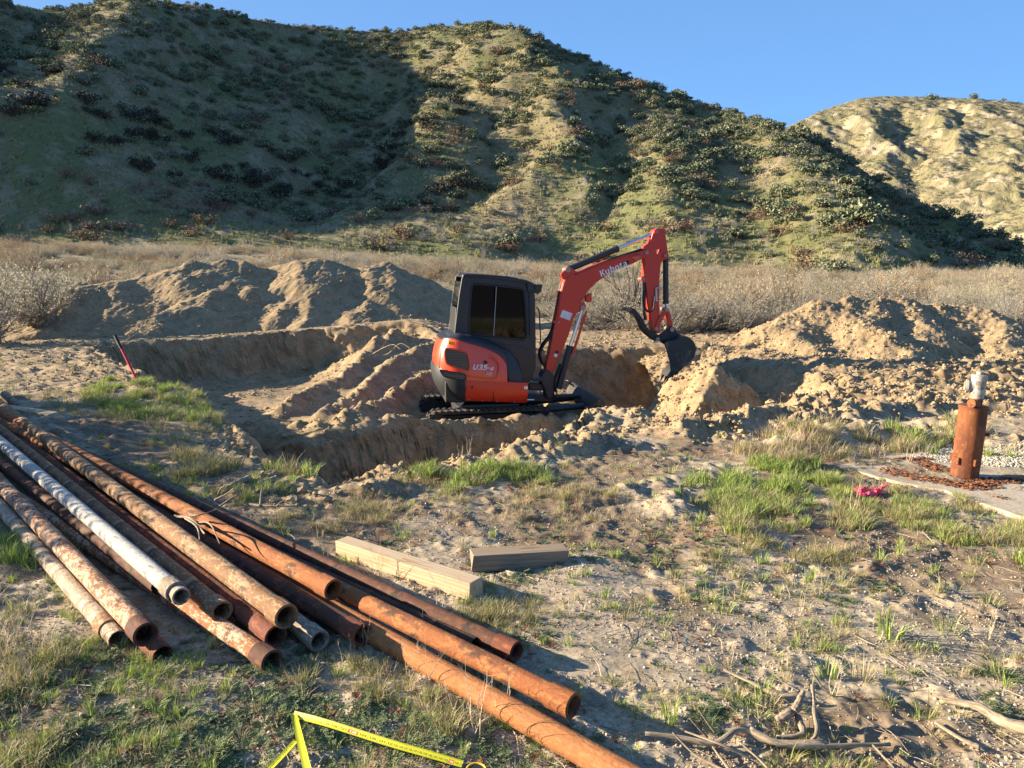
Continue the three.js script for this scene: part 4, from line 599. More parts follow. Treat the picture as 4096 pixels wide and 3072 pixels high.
  part('valve_block', mergeGeometries([rod(P3(1128, 595, ZA + 0.03), P3(1134, 700, ZA + 0.03), 0.02, 10), rod(P3(1122, 590, ZA + 0.02), P3(1178, 576, ZA + 0.02), 0.014, 8), rod(P3(1116, 660, ZA + 0.03), P3(1112, 745, ZA + 0.03), 0.015, 10)]), new THREE.MeshStandardMaterial({ color: lin(0.5, 0.5, 0.48), roughness: 0.4, metalness: 0.4 }), arm);
  for (const o of [0, 14]) part('hose', tube([[1030 - o, 600], [1026 - o, 680], [1040 - o, 760], [1072, 790 + o * 0.4], [1104, 770], [1116, 700]].map(p => P3(p[0], p[1], ZA + 0.045)), 0.013, 50), M.hose, arm);
  // hoses along the boom's back and at its foot
  for (let i = 0; i < 3; i++) part('hose', tube([[312 - i * 5, 560], [290 - i * 3, 700], [262 - i * 4, 860], [225 - i * 8, 990], [160 - i * 9, 1080], [132 - i * 5, 1150], [150 - i * 4, 1225], [190, 1290 - i * 8]].map(p => P3(p[0], p[1], ZB - 0.05 - i * 0.05)), 0.021, 70), M.hose, boom);
  for (let i = 0; i < 3; i++) part('hose', tube([[300 + i * 12, 1240], [262 + i * 10, 1330], [236 + i * 12, 1420], [262 + i * 6, 1480]].map(p => P3(p[0], p[1], ZB + 0.03 + i * 0.02)), 0.015, 40), M.hose, boom);
  part('hose', tube([[640, 380], [780, 326], [900, 286], [1010, 252]].map(p => P3(p[0], p[1], ZB - 0.06)), 0.02, 40), M.hose, boom);
  // --- thumb and bucket
  part('thumb', plate(smooth([[834, 764], [862, 752], [935, 762], [985, 808], [1022, 862], [1046, 915], [1078, 948], [1130, 975], [1172, 1010], [1166, 1042], [1140, 1048], [1108, 1030], [1052, 985], [1012, 935], [988, 872], [945, 820], [898, 790], [852, 782]], 3), ZA - 0.17, ZA + 0.02, E3, 0.012), M.steel, digger);
  part('thumb_tip', plate([[834, 764], [862, 752], [905, 756], [930, 775], [900, 792], [852, 782]], ZA - 0.172, ZA + 0.023, E3, 0.01), M.worn, digger);
  const bucket = new THREE.Group(); bucket.name = 'bucket'; digger.add(bucket);
  const bo = [[1122, 1010], [1165, 985], [1215, 945], [1262, 914], [1300, 935], [1318, 975], [1350, 992], [1310, 1030], [1290, 1040], [1230, 1042], [1200, 1070], [1180, 1060]];
  for (const z of [ZA - 0.2, ZA + 0.0]) part('ear', plate(bo, z, z + 0.035, E3, 0.006), M.steel, bucket);
  part('pin', pinGeo(1270, 944, ZA - 0.22, ZA + 0.06, 0.04), M.pin, bucket); part('pin', pinGeo(1146, 1030, ZA - 0.22, ZA + 0.05, 0.038), M.pin, bucket);
  const B0 = ZA - 0.36, B1 = ZA + 0.22;
  const sideB = smooth([[1202, 1062], [1232, 1046], [1290, 1040], [1345, 1008], [1398, 1004], [1448, 1040], [1474, 1098], [1462, 1168], [1424, 1228], [1372, 1270], [1330, 1310], [1300, 1345], [1290, 1300], [1278, 1240], [1250, 1170], [1218, 1110]], 3);
  for (const z of [B0, B1 - 0.025]) part('side_plate', plate(sideB, z, z + 0.025, E3, 0.005), M.worn, bucket);
  { // curved back shell between the side plates, from the upper lip round to the cutting edge
    const c = smooth([[1225, 1048], [1290, 1040], [1345, 1008], [1398, 1004], [1448, 1040], [1474, 1098], [1462, 1168], [1424, 1228], [1372, 1270], [1320, 1318], [1288, 1372]], 5, false).map(p => E3(p[0], p[1], B1)), Tt = new TB();
    for (let i = 0; i < c.length - 1; i++) { const [x0, y0] = c[i], [x1, y1] = c[i + 1], l = Math.hypot(x1 - x0, y1 - y0), nx = (y1 - y0) / l * 0.02, ny = -(x1 - x0) / l * 0.02, q = (p, s, z) => V(p[0] + nx * s, p[1] + ny * s, z); for (const s of [0, 1]) { Tt.tri(q(c[i], s, B0), q(c[i + 1], s, B0), q(c[i + 1], s, B1), [1, 1, 1]); Tt.tri(q(c[i], s, B0), q(c[i + 1], s, B1), q(c[i], s, B1), [1, 1, 1]); } }
    part('shell', toCreasedNormals(Tt.geo(), 0.6), M.steel, bucket); }
  part('side_cutter', plate([[1208, 1062], [1236, 1090], [1270, 1180], [1296, 1270], [1300, 1340], [1284, 1390], [1262, 1330], [1250, 1220], [1222, 1130]], B1 - 0.01, B1 + 0.02, E3, 0.006), M.worn, bucket);
  for (let i = 0; i < 4; i++) { const z = lerp(B0 + 0.03, B1 - 0.06, i / 3); const t = plate([[1300, 1340], [1324, 1318], [1300, 1375], [1268, 1420], [1258, 1412], [1272, 1372]], B1 - 0.06, B1, E3, 0.006); t.translate(0, 0, z - B1 + 0.05); part('tooth', t, M.worn, bucket); }
  // --- swing bracket and blade
  part('swing_bracket', plate([[985, 1078], [1010, 1072], [1042, 1096], [1050, 1130], [1046, 1180], [1058, 1262], [1000, 1268], [985, 1200], [960, 1150], [910, 1148], [900, 1135], [960, 1120]], 0.0, 0.26, E, 0.015), M.black, digger);
  part('swing_bracket', plate([[880, 1165], [1000, 1165], [1000, 1210], [880, 1210]], -0.05, 0.2, E, 0.015), M.black, digger); part('swing_bracket', plate([[860, 1235], [1040, 1250], [1040, 1290], [860, 1290]], -0.12, 0.2, E, 0.015), M.black, digger);
  part('swing_cylinder', rod(P3(840, 1276, 0.3, E), P3(912, 1276, 0.3, E), 0.025, 14), M.chrome, digger);
  part('hose', tube([[1060, 1195], [1066, 1230], [1060, 1262], [1046, 1240]].map(p => P3(p[0], p[1], 0.3, E)), 0.012, 24), M.hose, digger);
  const blade = new THREE.Group(); blade.name = 'dozer_blade'; digger.add(blade);
  { const bx = E(1300, 1330, 0.85)[0], by = E(1300, 1372, 0.85)[1]; const prof = []; for (let i = 0; i <= 8; i++) { const v = i / 8; prof.push([bx + 0.12 - 0.10 * Math.sin(v * Math.PI) , by - 0.10 + v * 0.36]); }
    const sh = new THREE.Shape(); sh.moveTo(...prof[0]); prof.slice(1).forEach(p => sh.lineTo(...p)); prof.slice().reverse().forEach(p => sh.lineTo(p[0] + 0.04, p[1])); sh.closePath();
    const g = new THREE.ExtrudeGeometry(sh, { depth: 1.66, bevelEnabled: true, bevelThickness: 0.01, bevelSize: 0.006, bevelSegments: 1 }); g.translate(0, 0, -0.83); part('mouldboard', g, M.worn, blade);
    part('end_plate', box(bx - 0.12, bx + 0.18, by - 0.06, by + 0.14, 0.82, 0.85, 0.01), M.steel, blade);
    for (const z of [0.38, -0.38]) part('blade_arm', rod(V(X1 - 0.55, 0.26, z), V(bx + 0.05, by + 0.05, z), 0.055, 8), M.black, blade);
    part('blade_cylinder', rod(V(X1 - 0.45, 0.42, 0), V(bx + 0.05, by + 0.16, 0), 0.045, 14), M.black, blade);
    part('lift_loop', tube([V(bx + 0.08, by + 0.24, -0.5), V(bx - 0.02, by + 0.34, -0.5), V(bx - 0.05, by + 0.34, -0.62), V(bx + 0.08, by + 0.24, -0.66)], 0.014, 24), M.black, blade);
  }
  top('excavator', digger, 'orange-red mini excavator with black cab standing in the pit', 'excavator');
}
// ---------------------------------------------------------------- rust, wood and other surfaces
const rustA = tileFbm(201, 4, 6, 0.6), rustB = tileFbm(207, 12, 5, 0.65), rustC = tileFbm(213, 40, 3, 0.7), rustD = tileNoise(219, 7);
const hex = (r, g, b) => [r / 255, g / 255, b / 255];
function rustTex(base, dark, bright, pale, kPale, kDark = 1) {     // u round the pipe, v along it; pale = old paint or scale that flakes off in patches
  return tex(256, 512, (u, v) => { const a = rustA(u, v), b = rustB(u, v), c = rustC(u, v), w = rustA(v, u * 0.5); let k = mix3(base, dark, kDark * sst(0.45, 0.75, a)); k = mix3(k, bright, sst(0.5, 0.72, b)); k = mix3(k, dark, 0.5 * sst(0.62, 0.8, c)); k = mix3(k, pale, kPale * sst(0.66 - 0.32 * kPale, 0.76 - 0.3 * kPale, 0.45 * b + 0.35 * c + 0.25 * w)); const s = 0.74 + 0.3 * c, l = (k[0] + k[1] + k[2]) / 3 * 0.12; return [(k[0] * 0.88 + l) * s, (k[1] * 0.88 + l) * s, (k[2] * 0.88 + l) * s]; });
}
const pipeBump = tex(256, 512, (u, v) => { const g = 0.5 * rustC(u, v) + 0.5 * rustB(u, v); return [g, g, g]; }, false);
const pm = (t) => new THREE.MeshStandardMaterial({ map: t, bumpMap: pipeBump, bumpScale: 0.003, roughness: 0.86, metalness: 0.05 });
const O = hex(170, 96, 44), Dk = hex(92, 58, 40), Br = hex(196, 118, 52), W = hex(222, 210, 190);
const PM = {
  orange: pm(rustTex(O, Dk, Br, hex(196, 160, 122), 0.25)), fleck: pm(rustTex(hex(172, 104, 56), hex(120, 76, 50), hex(194, 130, 74), W, 0.62)), dark: pm(rustTex(hex(98, 58, 40), hex(62, 44, 36), hex(128, 74, 44), hex(150, 110, 84), 0.25)),
  redrust: pm(rustTex(hex(122, 62, 40), hex(78, 46, 36), hex(156, 82, 44), hex(168, 120, 92), 0.2)), brown: pm(rustTex(hex(150, 106, 66), hex(100, 72, 52), hex(176, 124, 72), hex(206, 188, 156), 0.45)),
  beige: pm(rustTex(hex(184, 158, 128), hex(142, 104, 74), hex(198, 174, 144), hex(208, 196, 178), 0.6, 0.8)), white: pm(rustTex(hex(182, 180, 170), hex(138, 130, 112), hex(196, 193, 182), hex(206, 204, 196), 0.6, 0.9)), smooth: pm(rustTex(hex(186, 116, 60), hex(166, 98, 52), hex(198, 128, 68), hex(190, 150, 112), 0.12, 0.6)),
  grey: pm(rustTex(hex(150, 132, 108), hex(104, 84, 66), hex(176, 158, 128), hex(206, 196, 176), 0.5)), bore: new THREE.MeshStandardMaterial({ color: lin(0.2, 0.15, 0.11), roughness: 0.9, side: THREE.DoubleSide }),
};
// length of pipe from a to b: rings with a wall, slightly out of round; uv round and along
function pipeGeo(L, r, wall, n = 40, rows = 30, wob = 0.0012, seed = 0) {
  const P = [], U = [], I = [];
  const prof = []; for (let i = 0; i <= rows; i++) prof.push([i / rows * L, r]); prof.push([L, r - wall]); for (let i = rows; i >= 0; i -= 3) prof.push([i / rows * L, r - wall]); prof.push([0, r - wall], [0, r]);
  prof.forEach(([y, q], j) => { for (let i = 0; i <= n; i++) { const a = i / n * 6.28319, w = q + wob * n3(Math.cos(a) * 2 + seed, y * 3, Math.sin(a) * 2); P.push(Math.cos(a) * w, y, Math.sin(a) * w); U.push(i / n, y / (r * 12.6)); } });
  for (let j = 0; j < prof.length - 1; j++) for (let i = 0; i < n; i++) { const a = j * (n + 1) + i, b = a + 1, c = a + n + 1, d = c + 1; I.push(a, c, b, b, c, d); }
  const g = new THREE.BufferGeometry(); g.setAttribute('position', new THREE.Float32BufferAttribute(P, 3)); g.setAttribute('uv', new THREE.Float32BufferAttribute(U, 2)); g.setIndex(I); return toCreasedNormals(g, 0.9);
}
function collarGeo(y0, y1, r, ri, n = 40) { const g = new THREE.LatheGeometry([[ri, y0], [r - 0.004, y0], [r, y0 + 0.004], [r, y1 - 0.004], [r - 0.004, y1], [ri + 0.002, y1], [ri - 0.003, y1 - 0.03], [ri - 0.006, y1 - 0.034], [ri - 0.006, y0 + 0.01], [ri, y0]].map(p => new THREE.Vector2(p[0], p[1])), n); return toCreasedNormals(g, 0.7); }
// near end and a second point on the axis, each as photo point and height above the ground
const PIPES = [
  ['white', [700, 2364, 0.19], [0, 1767, 0.21], 0.0437, 9, 'nipple', 'white-painted steel pipe on top of the stack, the only bright white one'],
  ['beige', [440, 2520, 0.05], [94, 2129, 0.055], 0.0437, 9, 'nipple2', 'whitish beige flaking pipe at the outer edge of the stack, with a long nipple'],
  ['fleck', [575, 2530, 0.125], [72, 2006, 0.14], 0.0482, 9, 'collar', 'orange rusty pipe with white flecks beside the whitish beige pipe'],
  ['redrust', [652, 2622, 0.045], [392, 2370, 0.045], 0.0448, 8.5, 'none', 'short-showing rusty pipe end under the white-flecked orange pipe'],
  ['dark', [640, 2345, 0.1], [0, 1850, 0.12], 0.0448, 9, 'none', 'dark grey-brown pipe tucked under the white pipe'],
  ['brown', [880, 2440, 0.12], [87, 1789, 0.135], 0.0459, 9, 'collar', 'plain brown pipe with a wide collar right of the white pipe'],
  ['redrust', [1092, 2538, 0.08], [108, 1775, 0.09], 0.0470, 9, 'collar', 'dark red rusty pipe between the plain brown and the pale brown pipes'],
  ['brown', [1135, 2458, 0.19], [108, 1699, 0.205], 0.0504, 9, 'collar', 'pale brown streaked pipe lying on top of the dark red pipe'],
  ['fleck', [1075, 2638, 0.045], [429, 2223, 0.045], 0.0459, 8.5, 'collar', 'white-flecked rusty pipe lying on the ground under the brown pipes'],
  ['grey', [1266, 2556, 0.05], [795, 2187, 0.05], 0.0448, 8.5, 'collar', 'greyish pipe with a bare metal collar low in the stack'],
  ['dark', [1436, 2532, 0.075], [1000, 2272, 0.085], 0.0470, 8.5, 'collar', 'dark brown pipe with a red collar beside the greyish pipe'],
  ['orange', [1322, 2352, 0.165], [550, 1941, 0.18], 0.0470, 8.5, 'collar', 'bright orange rusted pipe on top, its end nearest the long timber'],
  ['dark', [2048, 2598, 0.06], [275, 1789, 0.07], 0.0403, 9.4, 'collar', 'long dark pipe along the timber side of the stack'],
  ['dark', [1900, 2582, 0.038], [1380, 2345, 0.038], 0.0370, 8, 'none', 'thin dark pipe lying between the long dark pipe and the scaly orange one'],
  ['orange', [2270, 2812, 0.1], [1463, 2412, 0.11], 0.0431, 8.6, 'collar', 'scaly orange pipe whose collar lies beyond the smooth orange-brown pipe'],
  ['smooth', [2830, 3290, 0.047], [1723, 2662, 0.047], 0.0482, 9.5, 'none', 'smooth orange-brown pipe running out past the yellow tape'],
];
PIPES.forEach(([mat, n, f, r, L, end, label], i) => {
  const a = gp(n[0], n[1], n[2]), b = gp(f[0], f[1], f[2]), dir = b.clone().sub(a).normalize(), o = new THREE.Group();
  o.position.copy(a); o.quaternion.setFromUnitVectors(V(0, 1, 0), dir); o.rotateY(i * 1.7);
  part('tube', pipeGeo(L, r, 0.0055, 44, 40, 0.0012, i * 3.3), PM[mat], o);
  part('bore', (() => { const g = new THREE.CylinderGeometry(r - 0.0068, r - 0.0068, L * 0.96, 24, 1, true); g.translate(0, L / 2, 0); return g; })(), PM.bore, o);
  const cm = mat === 'white' || mat === 'grey' ? PM.grey : mat === 'beige' ? PM.brown : mat === 'dark' ? PM.redrust : mat === 'fleck' ? PM.dark : PM[mat];
  if (end === 'collar') part('collar', collarGeo(-0.03, 0.085, r + 0.0065, r - 0.003), cm, o);
  if (end === 'nipple') { part('collar', collarGeo(-0.02, 0.09, r + 0.0065, r - 0.003), cm, o); part('nipple', pipeGeo(0.06, r * 0.86, 0.005, 36, 4).translate(0, -0.075, 0), PM.beige, o); part('nipple_flange', pipeGeo(0.014, r * 0.98, 0.009, 36, 2).translate(0, -0.08, 0), PM.beige, o); }
  if (end === 'nipple2') { part('collar', collarGeo(0.0, 0.11, r + 0.0065, r - 0.003), cm, o); part('nipple', pipeGeo(0.14, r * 0.97, 0.005, 36, 6).translate(0, -0.12, 0), PM.beige, o); }
  top('steel_pipe', o, label, 'pipe');
});
// ---------------------------------------------------------------- timbers
const woodTex = (c1, c2, c3, seed) => { const a = tileFbm(seed, 3, 5, 0.6), b = tileNoise(seed + 5, 64); return tex(256, 512, (u, v) => { const g = a(u * 1, v * 0.125 * 8 / 8), r = Math.sin((u * 22 + a(u, v * 0.25) * 7) * 3.1); const f = b(u, v * 0.06); let k = mix3(c1, c2, sst(-0.2, 0.9, r) * 0.14 + 0.5 * f); k = mix3(k, c3, 0.75 * sst(0.56, 0.72, a(u * 0.5, v * 0.5 + 0.3))); return k; }); };
const woodBump = (() => { const a = tileFbm(71, 3, 5, 0.6); return tex(256, 512, (u, v) => { const r = 0.5 + 0.5 * Math.sin((u * 30 + a(u, v * 0.25) * 7) * 3.1); return [r, r, r]; }, false); })();
const wm = (t) => new THREE.MeshStandardMaterial({ map: t, bumpMap: woodBump, bumpScale: 0.001, roughness: 0.9 });
const WOOD = { pale: wm(woodTex(hex(196, 176, 146), hex(168, 142, 108), hex(150, 104, 66), 61)), old: wm(woodTex(hex(150, 134, 112), hex(114, 98, 80), hex(96, 60, 38), 67)), grey: wm(woodTex(hex(140, 128, 112), hex(100, 90, 78), hex(84, 72, 60), 73)) };
function timberGeo(L, w, h, seed, notch) {   // beam along +x with worn edges and slight twist
  const g = new RoundedBoxGeometry(L, h, w, 1, 0.004), p = g.attributes.position, uv = g.attributes.uv, nr = g.attributes.normal;
  for (let i = 0; i < p.count; i++) { const x = p.getX(i), y = p.getY(i), z = p.getZ(i); p.setXYZ(i, x + (Math.abs(x) > L / 2 - 0.02 ? 0.012 * n2(y * 18 + seed, z * 18) : 0), y + 0.004 * n2(x * 5 + seed, z * 20), z + 0.004 * n2(x * 5 + seed + 9, y * 20)); const nx = Math.abs(nr.getX(i)); if (nx > 0.7) uv.setXY(i, z * 4, y * 4); else if (Math.abs(nr.getY(i)) > 0.7) uv.setXY(i, z * 3.2, x * 1.1); else uv.setXY(i, y * 3.2 + 0.4, x * 1.1); }
  return toCreasedNormals(g, 0.35);
}
function timber(name, mat, pa, pb, w, h, y, label, roll = 0) { const a = gp(pa[0], pa[1], y), b = gp(pb[0], pb[1], y), d = b.clone().sub(a), m = new THREE.Mesh(timberGeo(d.length(), w, h, a.x * 7), mat); m.position.copy(a).add(b).multiplyScalar(0.5); m.rotation.order = 'YXZ'; m.rotation.set(roll, Math.atan2(-d.z, d.x), Math.atan2(d.y, Math.hypot(d.x, d.z))); return top(name, m, label, 'timber'); }
timber('timber', WOOD.pale, [1372, 2186], [1908, 2360], 0.098, 0.10, 0.055, 'long pale sawn timber lying beside the pipe stack');
timber('timber', WOOD.old, [1884, 2240], [2262, 2220], 0.11, 0.10, 0.055, 'short weathered timber block with rust stains, lying past the long timber');
timber('timber', WOOD.pale, [-30, 1634], [215, 1672], 0.13, 0.11, 0.10, 'pale timber lying by the pipes near the shaded dirt pile');
timber('board', WOOD.grey, [2015, 1862], [2135, 1856], 0.12, 0.03, 0.06, 'small grey board on the grassy lip of the trench');
// ---------------------------------------------------------------- well stub on its slab
{
  const outer = [[3352, 1874], [3480, 1848], [3620, 1826], [3760, 1824], [3900, 1832], [4200, 1856], [4500, 1880], [4500, 2190], [4096, 2082], [3940, 2030], [3830, 1992], [3780, 1972], [3620, 1946], [3500, 1916]].map(p => xz(...p));
  const sh = new THREE.Shape(); outer.forEach(([x, z], i) => { const n = outer[(i + 1) % outer.length]; i ? sh.lineTo(x, -z) : sh.moveTo(x, -z); for (let k = 1; k < 6; k++) { const t = k / 6; sh.lineTo(lerp(x, n[0], t) + 0.012 * n2(x * 9 + k, z * 9), -(lerp(z, n[1], t) + 0.012 * n2(x * 9, z * 9 + k))); } });
  const g = new THREE.ExtrudeGeometry(sh, { depth: 0.12, bevelEnabled: true, bevelThickness: 0.008, bevelSize: 0.008, bevelSegments: 2 }); g.rotateX(-Math.PI / 2); g.translate(0, -0.10, 0);
  const ca = tileFbm(311, 5, 6, 0.6), cb = tileFbm(317, 60, 3, 0.8); const ct = tex(512, 512, (u, v) => { let k = mix3(hex(176, 164, 143), hex(146, 132, 112), sst(0.4, 0.7, ca(u, v))); k = mix3(k, hex(150, 112, 82), 0.5 * sst(0.62, 0.75, ca(v, u))); const s = 0.88 + 0.24 * cb(u, v); return [k[0] * s, k[1] * s, k[2] * s]; });
  const slab = top('concrete_slab', new THREE.Mesh(g, new THREE.MeshStandardMaterial({ map: rep(ct, 0.8, 0.8), bumpMap: rep(soilBump, 3, 3), bumpScale: 0.003, roughness: 0.95 })), 'pale concrete slab under the rusty well stub', 'slab');
  const SY = 0.028, base = gp(3856, 1908, SY), well = new THREE.Group(); well.position.copy(base); well.rotation.set(-0.01, 0, -0.035);
  const ra = tileFbm(401, 5, 6, 0.6), rb = tileFbm(407, 30, 4, 0.7); const wt = tex(512, 512, (u, v) => { let k = mix3(hex(124, 74, 42), hex(104, 57, 34), sst(0.42, 0.66, ra(u, v))); k = mix3(k, hex(150, 94, 50), 0.6 * sst(0.52, 0.7, rb(u, v))); k = mix3(k, hex(78, 48, 34), 0.6 * sst(0.55, 0.75, ra(v, u))); return k; });
  const wmz = new THREE.MeshStandardMaterial({ map: wt, bumpMap: pipeBump, bumpScale: 0.002, roughness: 0.82, metalness: 0.1 });
  const r = 0.102, h = 0.575; part('casing', pipeGeo(h, r, 0.01, 48, 16, 0.002, 40), wmz, well);
  { const c = new THREE.CylinderGeometry(r + 0.004, r + 0.006, 0.022, 48); c.translate(0, h + 0.008, 0); part('top_plate', c, wmz, well); }
  for (const a of [0.55, 2.6, -0.9, -2.2]) { const b = new RoundedBoxGeometry(0.055, 0.055, 0.022, 2, 0.004); b.translate(0, 0.145, r + 0.006); b.rotateY(a - 0.35); part('welded_lug', b, wmz, well); }
  { const b = new THREE.CylinderGeometry(0.016, 0.016, 0.06, 12); b.rotateZ(Math.PI / 2); b.translate(r + 0.02, 0.36, 0); part('side_fitting', b, PM.dark, well); }
  const va = tileFbm(421, 4, 5, 0.6); const vt = tex(256, 256, (u, v) => { let k = mix3(hex(168, 158, 138), hex(178, 176, 170), sst(0.4, 0.6, va(u, v))); k = mix3(k, hex(110, 104, 92), sst(0.56, 0.66, va(v + 0.3, u)) * 0.8); k = mix3(k, hex(190, 150, 96), 0.6 * sst(0.5, 0.7, va(u + 0.5, v)) * sst(0.4, 1, v)); return k; });
  const vm = new THREE.MeshStandardMaterial({ map: vt, roughness: 0.7 });
  const valve = new THREE.Group(); valve.name = 'valve'; valve.position.set(0.018, h + 0.02, -0.005); valve.scale.set(0.84, 0.98, 0.84); well.add(valve);
  const lat = (pts, n = 36) => toCreasedNormals(new THREE.LatheGeometry(pts.map(p => new THREE.Vector2(...p)), n), 0.6);
  part('neck', lat([[0, 0], [0.052, 0], [0.052, 0.03], [0.056, 0.034], [0.056, 0.06], [0, 0.06]]), wmz, valve);
  part('body', lat([[0, 0.06], [0.058, 0.06], [0.058, 0.085], [0.064, 0.10], [0.06, 0.14], [0.064, 0.19], [0.066, 0.225], [0, 0.225]]), vm, valve);
  part('cap', lat([[0, 0.225], [0.068, 0.225], [0.070, 0.232], [0.070, 0.246], [0.062, 0.252], [0, 0.252]]), vm, valve); { const b = new THREE.CylinderGeometry(0.034, 0.036, 0.03, 4); b.rotateY(0.7); b.translate(0, 0.264, 0); part('cap_nut', b, vm, valve); }
  const sideP = lat([[0, 0], [0.045, 0], [0.045, 0.065], [0.055, 0.068], [0.055, 0.088], [0.04, 0.09], [0.04, 0.1], [0, 0.1]]); sideP.rotateZ(Math.PI / 2 + 0.02); sideP.rotateY(-0.45); sideP.translate(-0.015, 0.155, 0.0); part('side_port', sideP, vm, valve);
  { const g2 = lat([[0, 0], [0.03, 0], [0.034, 0.004], [0.034, 0.03], [0.028, 0.034], [0.028, 0.05], [0.034, 0.054], [0.034, 0.075], [0, 0.075]], 24); g2.rotateZ(Math.PI / 2); g2.rotateY(0.5); g2.translate(-0.02, h + 0.052, 0.062); part('elbow_fitting', g2, PM.orange, well); }
  top('well_stub', well, 'leaning rusty well casing with a white capped valve on top', 'well pipe');
}
// ---------------------------------------------------------------- yellow measuring tape
{
  const tape = new THREE.Group();
  const c = document.createElement('canvas'); c.width = 2048; c.height = 80; const x = c.getContext('2d'); x.fillStyle = '#c9c81c'; x.fillRect(0, 0, 2048, 80); const inch = 2048 / 29;
  for (let i = 0; i < 29; i++) { const n = 118 + i; x.fillStyle = '#222'; for (let k = 0; k < 16; k++) { const hh = k === 0 ? 0 : k % 8 === 0 ? 26 : k % 4 === 0 ? 20 : k % 2 === 0 ? 14 : 9; x.fillRect(i * inch + k * inch / 16, 0, 1.5, hh); x.fillRect(i * inch + k * inch / 16, 80 - hh * 0.5, 1.5, hh * 0.5); } x.fillRect(i * inch, 0, 2, 80); x.font = 'bold 32px sans-serif'; x.textAlign = 'center'; if (n % 16 === 0) { x.fillStyle = '#c33a1c'; x.fillRect(i * inch + inch / 2 - 33, 26, 66, 36); x.fillStyle = '#fff4d0'; } x.fillText(String(n), i * inch + inch / 2, 56); }
  const t = new THREE.CanvasTexture(c); t.colorSpace = THREE.SRGBColorSpace; t.flipY = true; const faceMat = new THREE.MeshStandardMaterial({ map: t, roughness: 0.45, side: THREE.DoubleSide }), backMat = new THREE.MeshStandardMaterial({ color: lin(0.55, 0.56, 0.025), roughness: 0.45, side: THREE.DoubleSide });
  // ribbon along points; up vectors give its tilt
  const ribbon = (pts, ups, w, u0, u1, curl = 0.003) => { const P = [], U = [], I = [], n = 40, cv = new THREE.CatmullRomCurve3(pts), uv = new THREE.CatmullRomCurve3(ups); for (let i = 0; i <= n; i++) { const p = cv.getPoint(i / n), tg = cv.getTangent(i / n), up = uv.getPoint(i / n).normalize(), s = tg.clone().cross(up).normalize(), nn = s.clone().cross(tg); for (let k = 0; k <= 4; k++) { const v = k / 4 - 0.5; const q = p.clone().addScaledVector(s, v * w).addScaledVector(nn, curl * (4 * v * v - 1)); P.push(q.x, q.y, q.z); U.push(lerp(u0, u1, i / n), 1 - k / 4); } } for (let i = 0; i < n; i++) for (let k = 0; k < 4; k++) { const a = i * 5 + k; I.push(a, a + 5, a + 1, a + 1, a + 5, a + 6); } const g = new THREE.BufferGeometry(); g.setAttribute('position', new THREE.Float32BufferAttribute(P, 3)); g.setAttribute('uv', new THREE.Float32BufferAttribute(U, 2)); g.setIndex(I); g.computeVertexNormals(); return g; };
  const K = gp(1172, 2856, 0.035), q = (px, py, h) => gp(px, py, h);
  part('blade', ribbon([K, q(1300, 2890, 0.05), q(1560, 2972, 0.05), q(1700, 3012, 0.045), q(1850, 3056, 0.035)], [V(0, 0.75, 0.65), V(0, 0.8, 0.6), V(0, 0.85, 0.55), V(0, 0.85, 0.5), V(0, 0.9, 0.4)], 0.026, 0.01, 0.985), faceMat, tape).userData.label = 'numbered stretch of the blade';
  part('blade_back', ribbon([K.clone().add(V(0.002, 0.004, 0)), q(1195, 2940, 0.06), q(1225, 3060, 0.09), q(1262, 3200, 0.10)], [V(0.3, 0.8, 0.3), V(0.1, 1, 0.2), V(0, 1, 0.3), V(0, 1, 0.3)], 0.026, 0, 0.5), backMat, tape);
  part('blade', ribbon([q(1186, 2958, 0.045), q(1120, 3030, 0.04), q(1060, 3092, 0.035), q(990, 3170, 0.03)], [V(-0.2, 1, 0.3), V(-0.2, 1, 0.3), V(-0.2, 1, 0.3), V(-0.2, 1, 0.3)], 0.026, 0.35, 0.1), faceMat, tape);
  const bp = q(1905, 3098, 0.03), cs = new THREE.Group(); cs.name = 'case'; cs.position.copy(bp); cs.rotation.y = -0.55; tape.add(cs);
  const g0 = new THREE.CylinderGeometry(0.036, 0.036, 0.034, 30); part('shell', g0, new THREE.MeshStandardMaterial({ color: lin(0.02, 0.02, 0.02), roughness: 0.5 }), cs); part('rim', new THREE.TorusGeometry(0.033, 0.004, 8, 36).rotateX(Math.PI / 2).translate(0, 0.017, 0), new THREE.MeshStandardMaterial({ color: lin(0.75, 0.5, 0.02), roughness: 0.4 }), cs);
  top('measuring_tape', tape, 'yellow steel measuring tape pulled out and folded on the ground', 'tape measure');
}
